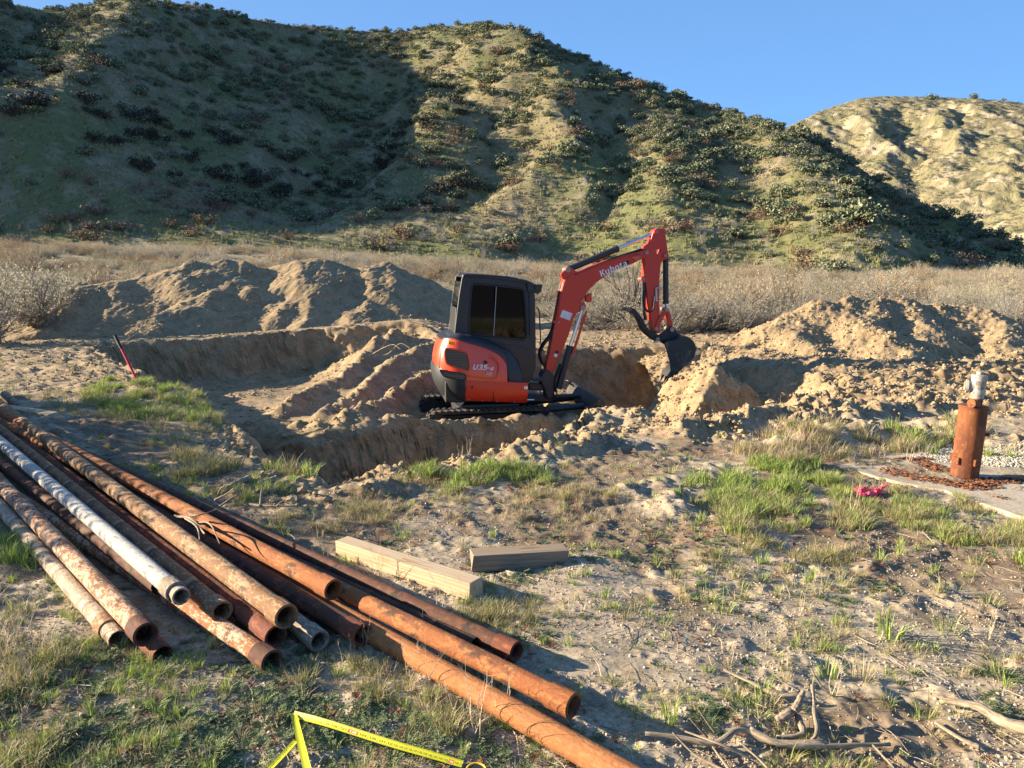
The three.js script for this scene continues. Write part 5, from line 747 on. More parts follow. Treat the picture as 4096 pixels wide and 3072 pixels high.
// ---------------------------------------------------------------- pink ribbon, red bar
{
  R = rng32(606); const rib = [], c0 = gp(3472, 1968, 0.05);
  const strip = (pts, w) => { const cv = new THREE.CatmullRomCurve3(pts), P = [], I = [], n = 90; for (let i = 0; i <= n; i++) { const p = cv.getPoint(i / n), tg = cv.getTangent(i / n), a = n2(i * 0.13, pts[0].x * 5) * 2.4, s = tg.clone().cross(V(Math.sin(a), Math.cos(a), Math.sin(a * 1.7))).normalize().multiplyScalar(w * (0.6 + 0.4 * n2(i * 0.3, 3))); P.push(p.x - s.x, Math.max(0.02, p.y - s.y), p.z - s.z, p.x + s.x, Math.max(0.02, p.y + s.y), p.z + s.z); } for (let i = 0; i < n; i++) { const a = i * 2; I.push(a, a + 1, a + 2, a + 1, a + 3, a + 2); } const g = new THREE.BufferGeometry(); g.setAttribute('position', new THREE.Float32BufferAttribute(P, 3)); g.setIndex(I); g.computeVertexNormals(); return g; };
  for (let k = 0; k < 5; k++) { const pts = []; for (let i = 0; i < 12; i++) { const a = i * 0.75 + k * 1.3, q = rr(0.35, 1); pts.push(V(c0.x + Math.cos(a) * 0.10 * q, c0.y + rr(-0.02, 0.025), c0.z + Math.sin(a) * 0.08 * q)); } rib.push(strip(pts, 0.02)); }
  rib.push(strip([V(c0.x + 0.08, 0.07, c0.z), V(c0.x + 0.13, 0.08, c0.z - 0.03), V(c0.x + 0.16, 0.1, c0.z - 0.04)], 0.02)); const e = gp(3375, 1976, 0.03); rib.push(strip([V(c0.x - 0.1, 0.05, c0.z), V((c0.x + e.x) / 2, 0.03, e.z + 0.02), e], 0.016));
  top('flagging_ribbon', new THREE.Mesh(mergeGeometries(rib), new THREE.MeshPhysicalMaterial({ color: lin(0.85, 0.10, 0.26), roughness: 0.45, side: THREE.DoubleSide, transmission: 0.3 })), 'crumpled neon pink flagging ribbon in the grass', 'ribbon');
  const bar = new THREE.Group(), a = gp(563, 1531, 0.0), b = atD(460, 1342, -a.z + 0.35); const mk = (p, q, r) => { const d = q.clone().sub(p), g = new THREE.CylinderGeometry(r, r, d.length(), 14); g.applyQuaternion(new THREE.Quaternion().setFromUnitVectors(V(0, 1, 0), d.clone().normalize())); const m = p.clone().add(q).multiplyScalar(0.5); g.translate(m.x - a.x, m.y - a.y, m.z - a.z); return g; };
  a.y = G(a.x, a.z) - 0.08; bar.position.copy(a); const t = a.clone().lerp(b, 0.76); part('shaft', mk(a, t, 0.019), new THREE.MeshStandardMaterial({ color: lin(0.55, 0.015, 0.02), roughness: 0.4 }), bar); part('grip', mk(t, b, 0.024), new THREE.MeshStandardMaterial({ color: lin(0.02, 0.02, 0.022), roughness: 0.7 }), bar);
  top('tool_handle', bar, 'red tool handle with a black grip leaning at the pit edge', 'tool');
}
// ---------------------------------------------------------------- clods, gravel, grass and litter on the near ground
R = rng32(707);
const lumpGeo = (seed, k = 0.35, det = 1) => { const g = mergeVertices(new THREE.IcosahedronGeometry(1, det).deleteAttribute('uv').deleteAttribute('normal')), p = g.attributes.position; for (let i = 0; i < p.count; i++) { const v = V(p.getX(i), p.getY(i), p.getZ(i)), s = 1 + k * n3(v.x * 1.3 + seed, v.y * 1.3, v.z * 1.3); p.setXYZ(i, v.x * s, v.y * s * 0.75, v.z * s); } g.computeVertexNormals(); const c = new Float32Array(p.count * 3).fill(1); g.setAttribute('color', new THREE.BufferAttribute(c, 3)); return g; };
const dullMat = new THREE.MeshStandardMaterial({ vertexColors: true, roughness: 1 }), clodMat = new THREE.MeshStandardMaterial({ vertexColors: true, roughness: 1, flatShading: true });
const col = (c, k = 0.15) => { const v = 1 + rr(-k, k); return lin(c[0] * v, c[1] * v, c[2] * v); };
{
  const A = [[], [], []], B = [[], []];
  for (let i = 0; i < 90000; i++) {           // clods on thrown soil
    const d = Math.exp(rr(Math.log(5.0), Math.log(21))), x = rr(-0.85, 0.85) * d, z = -d, m = dirtMask(x, z); if (R() > m) continue;
    const a = n2(x * 0.7, z * 0.7), rightZone = x > 2 ? 0.35 : 0; if (R() > 0.28 + 0.45 * a + rightZone) continue;
    const s = 0.006 + 0.032 * Math.pow(R(), 7) + 0.012 * R(); A[i % 3].push([x, surfY(x, z) + s * 0.1, z, s, s, rr(0, 6.28), col(mix3(TAN, DAMP, R() * 0.6)), rr(-0.6, 0.6)]);
  }
  A.forEach((l, i) => scatter('dirt_clods', lumpGeo(i * 4, 0.5), clodMat, l, ['crumbly dirt clods strewn over the dug ground', 'more crumbly dirt clods strewn over the dug ground', 'small crumbly dirt clods strewn over the dug ground'][i], 'clods'));
  for (let i = 0; i < 90000; i++) {           // grit and gravel on the bare ground
    const d = Math.exp(rr(Math.log(1.5), Math.log(7.5))), x = rr(-0.8, 0.8) * (d + 0.2), z = -d, m = dirtMask(x, z); if (R() < m) continue; const a = fbm(x * 0.9 + 3, z * 0.9, 2); if (R() > 0.5 + 0.4 * a) continue;
    const s = 0.0018 + 0.003 * R() + 0.007 * Math.pow(R(), 10); const c = R() < 0.12 ? [0.46, 0.4, 0.31] : R() < 0.6 ? GRAVEL : [0.27, 0.22, 0.16]; B[i % 2].push([x, G(x, z) + s * 0.2, z, s, s, rr(0, 6.28), col(c, 0.2), rr(-1, 1)]);
  }
  const w = gp(3990, 1840, 0); for (let i = 0; i < 5000; i++) { const a = rr(0, 6.28), q = Math.sqrt(R()), x = w.x + Math.cos(a) * q * 1.0 + 0.25, z = w.z + Math.sin(a) * q * 0.36; const s = rr(0.006, 0.014); B[i % 2].push([x, Math.max(G(x, z), 0.022) + s * 0.3, z, s, s, rr(0, 6.28), col([0.42, 0.38, 0.3], 0.25), rr(-1, 1)]); }
  B.forEach((l, i) => scatter('gravel', lumpGeo(20 + i * 5, 0.3, 0), dullMat, l, ['fine gravel on the bare foreground ground', 'coarser gravel on the bare foreground ground'][i], 'gravel'));
}
// rust flakes
{
  const t = new TB(); const ring = []; for (let i = 0; i < 7; i++) { const a = i / 7 * 6.28, q = 0.6 + 0.4 * Math.abs(n2(i * 3.3, 1)); ring.push(V(Math.cos(a) * q, 0, Math.sin(a) * q)); } for (let i = 0; i < 7; i++) { const a = ring[i], b = ring[(i + 1) % 7], u = V(0, 0.14, 0), h = V(0, 0.26, 0); t.tri(h, b.clone().add(u), a.clone().add(u), [1, 1, 1]); t.tri(a, a.clone().add(u), b, [1, 1, 1]); t.tri(b, a.clone().add(u), b.clone().add(u), [1, 1, 1]); }
  const fg = t.geo(), L = []; const rc = [[0.2, 0.075, 0.035], [0.26, 0.11, 0.045], [0.12, 0.055, 0.035], [0.3, 0.125, 0.05]];
  const put = (x, z, s, y) => L.push([x, (y ?? G(x, z)) + 0.002, z, s, s, rr(0, 6.28), col(pick(rc), 0.25), rr(-0.5, 0.5), rr(-0.5, 0.5)]);
  const heapAt = (pts, n, rx, rz, s0, s1) => { for (let i = 0; i < n; i++) { const k = R() * (pts.length - 1), j = Math.floor(k), p = pts[j], q = pts[Math.min(j + 1, pts.length - 1)], b = gp(lerp(p[0], q[0], k - j), lerp(p[1], q[1], k - j), 0.03); const a = rr(0, 6.28), u = Math.sqrt(R()); const lift = 0.03 + 0.022 * (1 - u) * R(); put(b.x + Math.cos(a) * u * rx, b.z + Math.sin(a) * u * rz, rr(s0, s1), lift); } };
  heapAt([[3560, 1885], [3680, 1912], [3800, 1930], [3880, 1948], [3950, 1940]], 620, 0.13, 0.09, 0.006, 0.024); heapAt([[3690, 1850], [3740, 1870], [3780, 1890]], 240, 0.10, 0.07, 0.006, 0.022); heapAt([[3930, 1925], [4000, 1920], [4100, 1925]], 420, 0.2, 0.08, 0.006, 0.02); heapAt([[3980, 1985], [4030, 1996]], 50, 0.06, 0.02, 0.004, 0.011); heapAt([[3600, 1840], [3700, 1836]], 80, 0.15, 0.06, 0.008, 0.024);
  const sc = (px, py, n, r, s) => { const b = gp(px, py, 0); for (let i = 0; i < n; i++) { const a = rr(0, 6.28), u = Math.sqrt(R()) * r; put(b.x + Math.cos(a) * u * 1.6, b.z + Math.sin(a) * u, s * rr(0.4, 1.2)); } };
  sc(1660, 1925, 60, 0.14, 0.03); sc(1745, 1918, 40, 0.1, 0.04); sc(2120, 1950, 30, 0.14, 0.025); sc(2190, 1970, 26, 0.2, 0.02); sc(2880, 2150, 60, 0.22, 0.014); sc(3230, 2200, 40, 0.12, 0.018); sc(3760, 2110, 40, 0.16, 0.02); sc(2640, 2220, 50, 0.3, 0.012); sc(1650, 2020, 60, 0.4, 0.012); sc(1060, 1900, 30, 0.3, 0.014); sc(2780, 2560, 40, 0.12, 0.012); sc(2500, 2390, 12, 0.3, 0.014); sc(2300, 2080, 120, 0.7, 0.012); sc(2900, 2100, 90, 0.6, 0.014); sc(1500, 2290, 60, 0.4, 0.01); sc(3900, 2230, 60, 0.5, 0.014);
  scatter('rust_flakes', fg, dullMat, L, 'brown and orange rust flakes fallen round the well stub and over the ground', 'rust flakes');
}
// grass
function tuftGeo(n, spread, w, cols, lean) { const t = new TB(); for (let i = 0; i < n; i++) { const a = rr(0, 6.28), q = Math.sqrt(R()) * spread, p = V(Math.cos(a) * q, -0.05, Math.sin(a) * q), l = rr(0.1, lean), b = a + rr(-0.8, 0.8), h = rr(0.55, 1); t.blade(p, p.clone().add(V(Math.cos(b) * l, h, Math.sin(b) * l)), w * rr(0.7, 1.3), vary(pick(cols), 0.18), V(-Math.cos(b) * l * 0.22, 0.06, -Math.sin(b) * l * 0.22)); } return t.geo(); }
const LUSH = [[0.26, 0.36, 0.06], [0.31, 0.41, 0.08], [0.38, 0.45, 0.11], [0.19, 0.29, 0.05]], OLIVE = [[0.33, 0.33, 0.10], [0.40, 0.36, 0.14], [0.27, 0.30, 0.085]], STRAW = [[0.5, 0.41, 0.24], [0.42, 0.34, 0.19], [0.36, 0.28, 0.16]];
const TU = { lush: [tuftGeo(30, 0.3, 0.022, LUSH, 0.6), tuftGeo(26, 0.35, 0.02, LUSH.concat(OLIVE), 0.8)], olive: [tuftGeo(26, 0.35, 0.02, OLIVE.concat(STRAW.slice(2)), 0.8), tuftGeo(24, 0.4, 0.016, OLIVE.concat(STRAW), 1.0)], straw: [tuftGeo(20, 0.3, 0.012, STRAW, 0.9)] };
const SLAB = [[3352, 1874], [3480, 1848], [3620, 1826], [3760, 1824], [3900, 1832], [4200, 1856], [4500, 1880], [4500, 2190], [4096, 2082], [3940, 2030], [3830, 1992], [3780, 1972], [3620, 1946], [3500, 1916]].map(p => xz(...p));
const L = { lush: [[], []], olive: [[], []], straw: [[]] };
const putT = (k, x, z, s, y) => { const b = L[k]; if (z < -26 || sdPoly(SLAB, x, z) < -0.03) return; b[Math.floor(R() * b.length)].push([x, (y ?? surfY(x, z)) - 0.004, z, s * rr(0.8, 1.3), s * rr(0.8, 1.2), rr(0, 6.28), null, rr(-0.12, 0.12), rr(-0.12, 0.12)]); };
const patch = (k, pl, n, s) => { const P = pl.map(p => xz(...p)), xs = P.map(p => p[0]), zs = P.map(p => p[1]), x0 = Math.min(...xs), x1 = Math.max(...xs), z0 = Math.min(...zs), z1 = Math.max(...zs); let c = 0, g = 0; while (c < n && g++ < n * 12) { const x = rr(x0 - 0.2, x1 + 0.2), z = rr(z0 - 0.2, z1 + 0.2), q = sdPoly(P, x, z) + 0.18 * n2(x * 2, z * 2); if (q > 0.1 * R()) continue; const cl = n2(x * 1.9 + 7, z * 1.9) + 0.5 * n2(x * 5, z * 5); if (R() > 0.5 + 0.75 * cl) continue; putT(k !== 'straw' && R() < 0.12 ? 'straw' : k, x, z, s * rr(0.5, 1.15) * (1 + 0.3 * cl)); c++; } };
patch('lush', [[2740, 1990], [2760, 1930], [2900, 1900], [3080, 1890], [3260, 1850], [3330, 1900], [3330, 1970], [3250, 2060], [3120, 2130], [2950, 2120], [2820, 2060]], 430, 0.105);
patch('olive', [[2760, 1990], [3000, 2000], [3300, 1980], [3300, 2080], [3000, 2150], [2850, 2100]], 200, 0.09);
patch('olive', [[3300, 1930], [3480, 1960], [3640, 1990], [3800, 2030], [3980, 2080], [4200, 2140], [4200, 2230], [3900, 2190], [3600, 2130], [3360, 2100]], 480, 0.075);
patch('lush', [[3320, 1950], [3640, 2000], [4200, 2160], [4200, 2260], [3800, 2170], [3330, 2090]], 200, 0.08);
patch('olive', [[2980, 1810], [3150, 1740], [3330, 1730], [3500, 1790], [3420, 1840], [3150, 1870]], 220, 0.10); patch('straw', [[2980, 1830], [3150, 1750], [3360, 1740], [3540, 1800], [3400, 1850], [3150, 1880]], 130, 0.17);
patch('lush', [[3620, 1760], [3780, 1740], [3790, 1800], [3640, 1810]], 70, 0.13); patch('straw', [[3600, 1770], [3800, 1740], [4090, 1770], [4090, 1810], [3640, 1815]], 90, 0.16); patch('lush', [[3920, 1800], [4000, 1810], [3960, 1830]], 30, 0.08);
patch('lush', [[340, 1560], [420, 1540], [560, 1555], [700, 1560], [760, 1590], [840, 1660], [830, 1710], [700, 1690], [560, 1690], [420, 1650]], 620, 0.11); patch('olive', [[200, 1600], [380, 1560], [760, 1580], [900, 1700], [760, 1760], [480, 1720], [260, 1680]], 420, 0.09);
patch('olive', [[600, 1790], [760, 1760], [860, 1840], [900, 1900], [760, 1900]], 90, 0.09); patch('olive', [[760, 1850], [920, 1830], [940, 1890], [800, 1900]], 60, 0.13); patch('lush', [[1150, 1860], [1230, 1850], [1230, 1900], [1160, 1910]], 26, 0.14); patch('straw', [[1150, 1860], [1230, 1850], [1230, 1900], [1160, 1910]], 16, 0.18);
patch('lush', [[1680, 1900], [1740, 1885], [1740, 1915]], 22, 0.11); patch('lush', [[1780, 1925], [1840, 1900], [1990, 1905], [2010, 1950], [1860, 1960]], 110, 0.10); patch('lush', [[2110, 1905], [2160, 1900], [2180, 1935], [2120, 1945]], 34, 0.12); patch('olive', [[1600, 1930], [2050, 1900], [2350, 1890], [2360, 2000], [1900, 2010]], 220, 0.07);
patch('straw', [[1400, 1990], [2300, 1940], [2600, 2040], [2500, 2140], [1700, 2110], [1300, 2080]], 420, 0.06); patch('lush', [[600, 1880], [900, 1900], [1150, 1950], [1100, 2000], [760, 1980]], 130, 0.07); patch('olive', [[900, 1990], [1400, 2020], [1560, 2080], [1300, 2120]], 120, 0.07);
patch('lush', [[60, 2120], [180, 2180], [150, 2300], [20, 2260]], 90, 0.12); patch('lush', [[200, 2280], [420, 2480], [560, 2640], [300, 2640]], 70, 0.055); patch('lush', [[150, 2700], [900, 2600], [1000, 2760], [760, 3072], [100, 3072]], 150, 0.06); patch('straw', [[-80, 2420], [120, 2440], [200, 2800], [160, 3100], [-120, 3100]], 36, 0.13); patch('olive', [[-80, 2500], [150, 2500], [260, 3100], [-120, 3100]], 70, 0.08);
patch('olive', [[1300, 2640], [1700, 2700], [1750, 2900], [1350, 2860]], 90, 0.07); patch('olive', [[1880, 2400], [2350, 2420], [2300, 2520], [2000, 2500]], 120, 0.06); patch('olive', [[2850, 2230], [3300, 2200], [3500, 2260], [3200, 2320]], 130, 0.07);
// single tufts that stand out on the bare ground
const NT = [[3560, 2570, 0.17], [3790, 2540, 0.13], [2960, 2400, 0.13], [2880, 2450, 0.14], [3050, 2260, 0.1], [3290, 2380, 0.12], [3240, 2330, 0.11], [3520, 2250, 0.1], [3760, 2370, 0.11], [2700, 2310, 0.09], [2630, 2260, 0.09], [3440, 2720, 0.13], [3310, 2700, 0.12], [2820, 2400, 0.12], [3900, 2260, 0.11], [2290, 2330, 0.07], [2420, 2410, 0.08], [3060, 2820, 0.11], [2680, 2900, 0.12], [3700, 2860, 0.1], [4000, 2700, 0.1], [3960, 2420, 0.1], [2460, 2250, 0.07], [2600, 2160, 0.08], [1360, 2700, 0.08]];
NT.forEach(([px, py, s], i) => { const p = gp(px, py, 0), m = new THREE.Mesh(TU[i % 3 === 2 ? 'olive' : 'lush'][i % 2], grassMat); place(m, p.x, G(p.x, p.z) - 0.004, p.z, s, s, i * 1.9); top('grass_tuft', m, i % 3 === 2 ? 'olive grass tuft standing alone on the bare gravelly ground' : 'fresh green grass tuft standing alone on the bare gravelly ground', 'grass tuft', i % 3 === 2 ? 'olive tufts on the bare ground' : 'green tufts on the bare ground'); });
for (let i = 0; i < 9500; i++) { const d = Math.exp(rr(Math.log(1.6), Math.log(8.5))), x = rr(-0.78, 0.78) * (d + 0.2), z = -d; if (R() < dirtMask(x, z) * 0.95) continue; const q = fbm(x * 1.3 + 50, z * 1.3, 3); if (R() > 0.08 + 0.62 * Math.max(0, q)) continue; const u = R(); putT(u < 0.42 ? 'lush' : u < 0.8 ? 'olive' : 'straw', x, z, rr(0.025, 0.06) + 0.02 * Math.max(0, q)); }
for (let i = 0; i < 900; i++) { const d = rr(9, 16), x = -d * 0.72 + rr(-1.5, 2.2), z = -d; if (dirtMask(x, z) > 0.5 && R() > 0.1) continue; putT(pick(['olive', 'straw']), x, z, rr(0.06, 0.15)); }
const gl = { lush: ['lush_grass', ['bright green grass in patches by the slab, the trench lip and the pit edge', 'bright green grass blades mixed through the grassy patches']], olive: ['olive_grass', ['olive half-dry grass along the slab and over the foreground', 'thin olive grass over the foreground']], straw: ['dry_grass', ['dry straw-coloured grass scattered over the foreground']] };
for (const k in L) L[k].forEach((l, i) => scatter(gl[k][0], TU[k][i], grassMat, l, gl[k][1][i], 'grass'));
// low leafy ground cover with some red leaves
{
  const ros = (cols) => { const t = new TB(); for (let i = 0; i < 11; i++) { const a = i / 11 * 6.28 + rr(-0.3, 0.3), len = rr(0.6, 1), up = rr(0.1, 0.5); const dir = V(Math.cos(a), up, Math.sin(a)).normalize(), side = V(-Math.sin(a), 0, Math.cos(a)); const k = pick(cols); for (let j = 1; j < 6; j++) for (const s of [-1, 1]) { const p = dir.clone().multiplyScalar(len * j / 5.5).addScaledVector(side, s * 0.09); p.y = Math.max(0.02, p.y + 0.05 * rr(-1, 1)); t.leaf(p, side.clone().multiplyScalar(0.10).add(V(0, rr(-0.04, 0.05), 0)), dir.clone().multiplyScalar(0.075), vary(k, 0.25)); } } return t.geo(); };
  const gd = [[0.09, 0.14, 0.04], [0.12, 0.18, 0.055], [0.16, 0.21, 0.07]], rd = [[0.34, 0.07, 0.04], [0.28, 0.1, 0.045], [0.09, 0.11, 0.035]];
  const RG = [ros(gd), ros(gd), ros(rd)], Q = [[], [], []];
  for (let i = 0; i < 26000; i++) { const d = Math.exp(rr(Math.log(1.5), Math.log(6.6))), x = rr(-0.8, 0.8) * (d + 0.2), z = -d; if (R() < dirtMask(x, z)) continue; const q = fbm(x * 0.9 - 20, z * 0.9 + 8, 3); const left = sst(-0.1, -0.9, x) * sst(3.4, 2.7, d); const p = 0.3 * sst(0.0, 0.8, q) + 0.75 * left * sst(-0.7, 0.2, q) + 0.012; if (R() > p) continue; const s = rr(0.018, 0.05); const red = R() < 0.13 + 0.1 * (x > 0 ? 1 : 0); Q[red ? 2 : i % 2].push([x, G(x, z) + 0.002, z, red ? s * 0.6 : s, s, rr(0, 6.28), null, rr(-0.2, 0.2)]); }
  const lb = ['dark green leafy ground cover between the pipes and the tape', 'dark green leafy ground cover in mats over the bare ground', 'small red-leaved plants dotted over the bare ground'];
  RG.forEach((g, i) => scatter('ground_cover', g, grassMat, Q[i], lb[i], 'ground cover'));
  // straw litter lying flat
  const t = new TB(); t.twig(V(-0.5, 0, 0), V(0.1, 0.02, 0.04), 0.012, 0.010, [1, 1, 1]); t.twig(V(0.1, 0.02, 0.04), V(0.5, 0, -0.03), 0.010, 0.006, [1, 1, 1]); const S = [];
  for (let i = 0; i < 15000; i++) { const d = Math.exp(rr(Math.log(1.5), Math.log(9))), x = rr(-0.8, 0.8) * (d + 0.2), z = -d; if (R() < dirtMask(x, z) * 0.8) continue; if (R() > 0.5 + 0.4 * n2(x * 1.4, z * 1.4)) continue; const s = rr(0.03, 0.14); S.push([x, surfY(x, z) + 0.006, z, s, s, rr(0, 6.28), col(pick([[0.42, 0.34, 0.22], [0.3, 0.23, 0.15], [0.5, 0.43, 0.31], [0.22, 0.16, 0.1]]), 0.2), rr(-0.15, 0.15), rr(-0.15, 0.15)]); }
  scatter('straw_litter', t.geo(), dullMat, S, 'dry stalks and straw littering the ground', 'straw');
}
// ---------------------------------------------------------------- dead wood
const barkA = tileFbm(511, 4, 5, 0.6), barkTex = tex(256, 256, (u, v) => { const r = 0.5 + 0.5 * Math.sin(u * 60 + barkA(u, v) * 16); let k = mix3(hex(150, 136, 116), hex(102, 90, 76), r * 0.8); k = mix3(k, hex(186, 168, 140), 0.6 * sst(0.5, 0.7, barkA(v, u))); return k; });
const barkMat = new THREE.MeshStandardMaterial({ map: barkTex, bumpMap: barkTex, bumpScale: 0.004, roughness: 0.95 });
function branchGeo(pts, r0, r1, seg = 26, n = 9) { const cv = new THREE.CatmullRomCurve3(pts), P = [], U = [], I = [], fr = cv.computeFrenetFrames(seg), len = cv.getLength(); for (let i = 0; i <= seg; i++) { const p = cv.getPoint(i / seg), r = lerp(r0, r1, i / seg); for (let k = 0; k <= n; k++) { const a = k / n * 6.2832, q = r * (1 + 0.25 * n3(Math.cos(a) * 1.4 + p.x * 7, Math.sin(a) * 1.4, p.z * 7 + i * 0.22)); const v = p.clone().addScaledVector(fr.normals[i], Math.cos(a) * q).addScaledVector(fr.binormals[i], Math.sin(a) * q); P.push(v.x, v.y, v.z); U.push(k / n, i / seg * len * 3); } } for (let i = 0; i < seg; i++) for (let k = 0; k < n; k++) { const a = i * (n + 1) + k; I.push(a, a + n + 1, a + 1, a + 1, a + n + 1, a + n + 2); } for (const [row, flip] of [[0, 1], [seg, 0]]) { const b = row * (n + 1); for (let k = 1; k < n - 1; k++) flip ? I.push(b, b + k, b + k + 1) : I.push(b, b + k + 1, b + k); } const g = new THREE.BufferGeometry(); g.setAttribute('position', new THREE.Float32BufferAttribute(P, 3)); g.setAttribute('uv', new THREE.Float32BufferAttribute(U, 2)); g.setIndex(I); g.computeVertexNormals(); return g; }
const B3 = (pts, r0, r1, k = 0.55) => branchGeo(pts.map(([px, py, h]) => { const p = gp(px, py, h); p.y = h + Math.min(0.03, G(p.x, p.z)); return p; }), r0 * k, r1 * k);
const wood = (name, list, label, cat = 'branch') => { const o = new THREE.Group(); list.forEach(([pts, a, b], i) => part(i ? 'side_branch' : 'limb', B3(pts, a, b), barkMat, o)); return top(name, o, label, cat); };
wood('driftwood', [[[[2580, 2942, 0.03], [2700, 2955, 0.03], [2860, 2972, 0.035], [2960, 2930, 0.04], [3060, 2960, 0.03], [3300, 2985, 0.03]], 0.014, 0.026], [[[3000, 2930, 0.04], [3120, 2975, 0.04], [3310, 2990, 0.03], [3560, 2985, 0.02]], 0.026, 0.012]], 'long weathered dead limb lying across the ground near the root crown', 'dead wood');
wood('gnarled_stump', [[[[3110, 2880, 0.03], [3150, 2850, 0.06], [3180, 2830, 0.06]], 0.035, 0.03], [[[3180, 2840, 0.07], [3200, 2790, 0.11], [3215, 2760, 0.13]], 0.03, 0.016], [[[3190, 2860, 0.04], [3210, 2930, 0.03], [3110, 2945, 0.03]], 0.026, 0.015], [[[3240, 2965, 0.03], [3268, 2920, 0.05], [3255, 2820, 0.09], [3250, 2745, 0.14]], 0.017, 0.013]], 'gnarled grey root crown with upright stubs', 'dead wood');
wood('split_branch', [[[[2895, 2685, 0.03], [3000, 2735, 0.025], [3100, 2780, 0.03], [3200, 2790, 0.03]], 0.008, 0.02], [[[3080, 2770, 0.03], [3150, 2780, 0.035], [3220, 2785, 0.04]], 0.012, 0.007]], 'pale split branch pointing at the root crown', 'dead wood');
wood('log', [[[[3760, 2800, 0.03], [3900, 2838, 0.04], [4040, 2900, 0.05], [4250, 2960, 0.05]], 0.022, 0.05]], 'pale peeling log lying on the gravelly ground past the root crown', 'log');
wood('split_branch', [[[[3740, 2895, 0.02], [3840, 2950, 0.025], [3920, 2990, 0.02]], 0.012, 0.016]], 'short pale split stick near the peeling log', 'dead wood');
wood('log', [[[[905, 1962, 0.03], [950, 1945, 0.05], [1000, 1925, 0.05]], 0.04, 0.045]], 'grey log piece on the grass by the trench end', 'log');
wood('log', [[[[1035, 1952, 0.03], [1075, 1938, 0.04], [1110, 1928, 0.04]], 0.04, 0.042]], 'smaller grey log piece beside the other log by the trench', 'log');
[[[2760, 2870, 0.1], [2830, 2950, 0.03]], [[2790, 2830, 0.12], [2860, 2930, 0.04]], [[2690, 2940, 0.06], [2780, 3010, 0.03], [2900, 3090, 0.02]], [[2960, 2970, 0.06], [3050, 3060, 0.03], [3110, 3120, 0.02]], [[2850, 2985, 0.03], [2920, 3090, 0.03]], [[2740, 2930, 0.03], [2880, 2975, 0.06], [3000, 3040, 0.02]], [[3490, 2990, 0.03], [3560, 3060, 0.05], [3600, 3110, 0.02]], [[2400, 2910, 0.02], [2470, 2930, 0.03], [2510, 2945, 0.02]], [[3690, 1500 + 640, 0.02], [3740, 2180, 0.02]], [[3960, 2980, 0.02], [4100, 3010, 0.02]]].forEach((pts, i) => wood('dead_stick', [[pts, 0.006, 0.009]], 'thin grey dead stick lying in the litter near the root crown').userData.group = 'dead sticks in the litter');
wood('brush_tangle', [[[[860, 2010, 0.2], [900, 1990, 0.24], [935, 1962, 0.32]], 0.014, 0.006], [[[880, 2030, 0.2], [920, 2010, 0.23], [965, 1990, 0.25]], 0.012, 0.005], [[[870, 1990, 0.2], [885, 1960, 0.3], [900, 1950, 0.33]], 0.012, 0.005]], 'pale broken twigs stuck between the pipes', 'twigs');
wood('brush_tangle', [[[[1000, 2030, 0.14], [1080, 2035, 0.17], [1180, 2030, 0.16], [1270, 2035, 0.13]], 0.012, 0.004], [[[1040, 2040, 0.16], [1050, 1970, 0.22], [1060, 1940, 0.26]], 0.012, 0.006], [[[1100, 2040, 0.16], [1130, 2010, 0.22], [1160, 2020, 0.2]], 0.01, 0.004]], 'dark broken branch lying across the pipes', 'branch');
wood('root_clump', [[[[700, 2060, 0.2], [760, 2080, 0.23], [820, 2150, 0.24]], 0.018, 0.008], [[[760, 2070, 0.23], [800, 2060, 0.27], [870, 2040, 0.25]], 0.012, 0.005], [[[780, 2090, 0.23], [840, 2110, 0.27], [880, 2190, 0.23]], 0.010, 0.005], [[[740, 2070, 0.23], [790, 2120, 0.25], [800, 2170, 0.22]], 0.012, 0.005]], 'grey root clump resting on the pipes beside the white one', 'roots');
wood('cut_branch', [[[[1475, 1382, 0.1], [1540, 1372, 0.15], [1600, 1330, 0.4], [1640, 1305, 0.55]], 0.02, 0.006], [[[1500, 1378, 0.1], [1570, 1350, 0.3], [1600, 1305, 0.55]], 0.014, 0.005], [[[1490, 1380, 0.1], [1530, 1340, 0.35], [1550, 1310, 0.5]], 0.012, 0.004]], 'bare cut branch lying on the slope behind the pit');
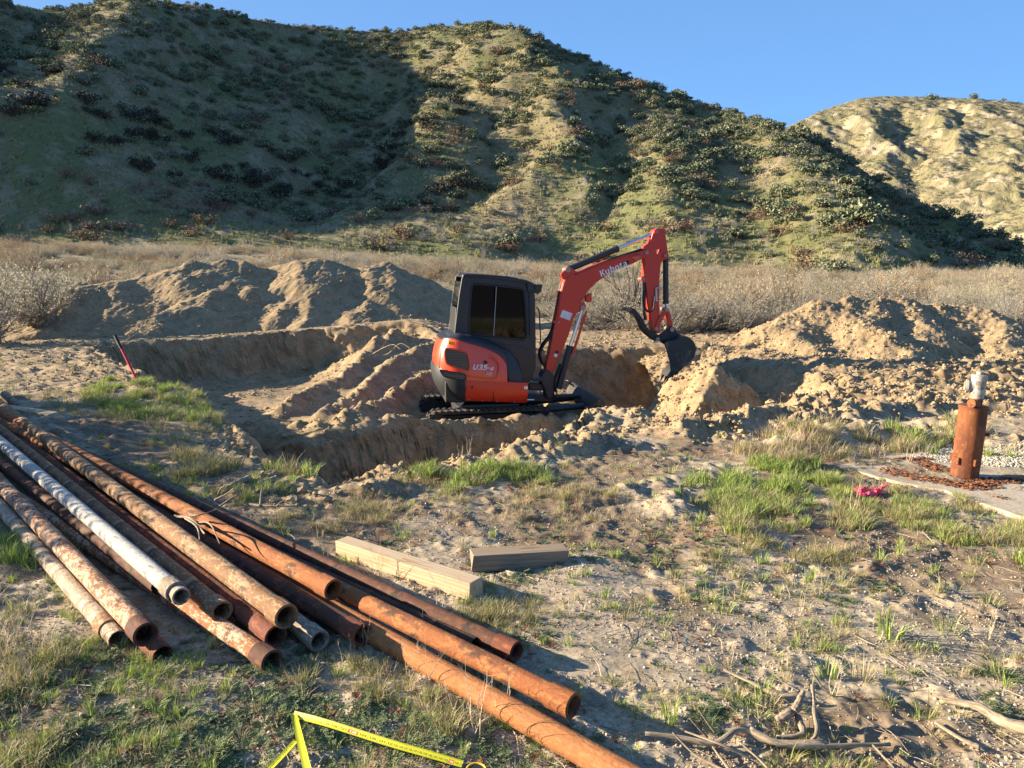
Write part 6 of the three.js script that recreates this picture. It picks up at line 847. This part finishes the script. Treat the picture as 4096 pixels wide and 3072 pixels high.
// dead weed stalks
{
  const W = [0, 1, 2].map(() => twigGeo({ n: 3, lean: 0.5, w: 0.008, b: 3, leaf: 0, ls: 0.01, col: [0.5, 0.42, 0.29], leafCol: STRAW }));
  [[840, 3060, 0.17], [1640, 2700, 0.26], [1700, 2760, 0.28], [1770, 2480, 0.3], [1820, 2420, 0.22], [1860, 2900, 0.36], [1920, 2960, 0.36], [2000, 2880, 0.3], [1690, 2560, 0.22], [1470, 2600, 0.22], [1380, 2660, 0.2], [1290, 2280, 0.26], [1510, 2310, 0.3], [1280, 2150, 0.26], [1810, 2480, 0.2], [2290, 2480, 0.2], [2330, 2470, 0.16], [1850, 1850, 0.22], [1880, 1860, 0.25], [1840, 1870, 0.2], [60, 2900, 0.34], [130, 2760, 0.36], [30, 2650, 0.4], [200, 2980, 0.3], [-20, 2800, 0.42], [90, 2580, 0.36], [180, 2460, 0.3], [3420, 2050, 0.34], [3200, 2470, 0.2], [3530, 1850, 0.26], [3640, 1860, 0.3], [1060, 2000, 0.2], [3020, 2900, 0.24], [3340, 2800, 0.24], [3960, 2560, 0.24], [3120, 1680, 0.3], [1770, 1900, 0.14], [2060, 2020, 0.14]].forEach(([px, py, h], i) => { const p = gp(px, py, 0), m = new THREE.Mesh(W[i % 3], leafMat); place(m, p.x, G(p.x, p.z) - 0.01, p.z, h * 0.8, h, i * 2.1); top('dead_weed', m, 'thin dead weed stalk with forked dry twigs standing in the foreground', 'weed', 'dead weed stalks'); });
  // dry bushes left of the pipes: they throw the mottled shade over the pipe ends
  R = rng32(808);
  [[-6.1, -5.5, 1.55, 1.2], [-6.5, -6.5, 1.6, 1.3], [-7.1, -7.5, 1.7, 1.3], [-5.5, -4.7, 1.25, 1.1], [-7.9, -8.8, 1.6, 1.3]].forEach(([x, z, h, w]) => { const m = new THREE.Mesh(twigGeo({ n: 70, lean: 0.9, w: 0.013, b: 6, leaf: 5, ls: 0.02, col: [0.24, 0.19, 0.14], leafCol: [[0.3, 0.28, 0.2]] }), leafMat); place(m, x, G(x, z) - 0.03, z, w, h); top('dry_bush', m, 'dry twiggy bush at the far ends of the pipes', 'bush', 'dry bushes at the pipe ends'); });
}
renderer.render(scene, camera);
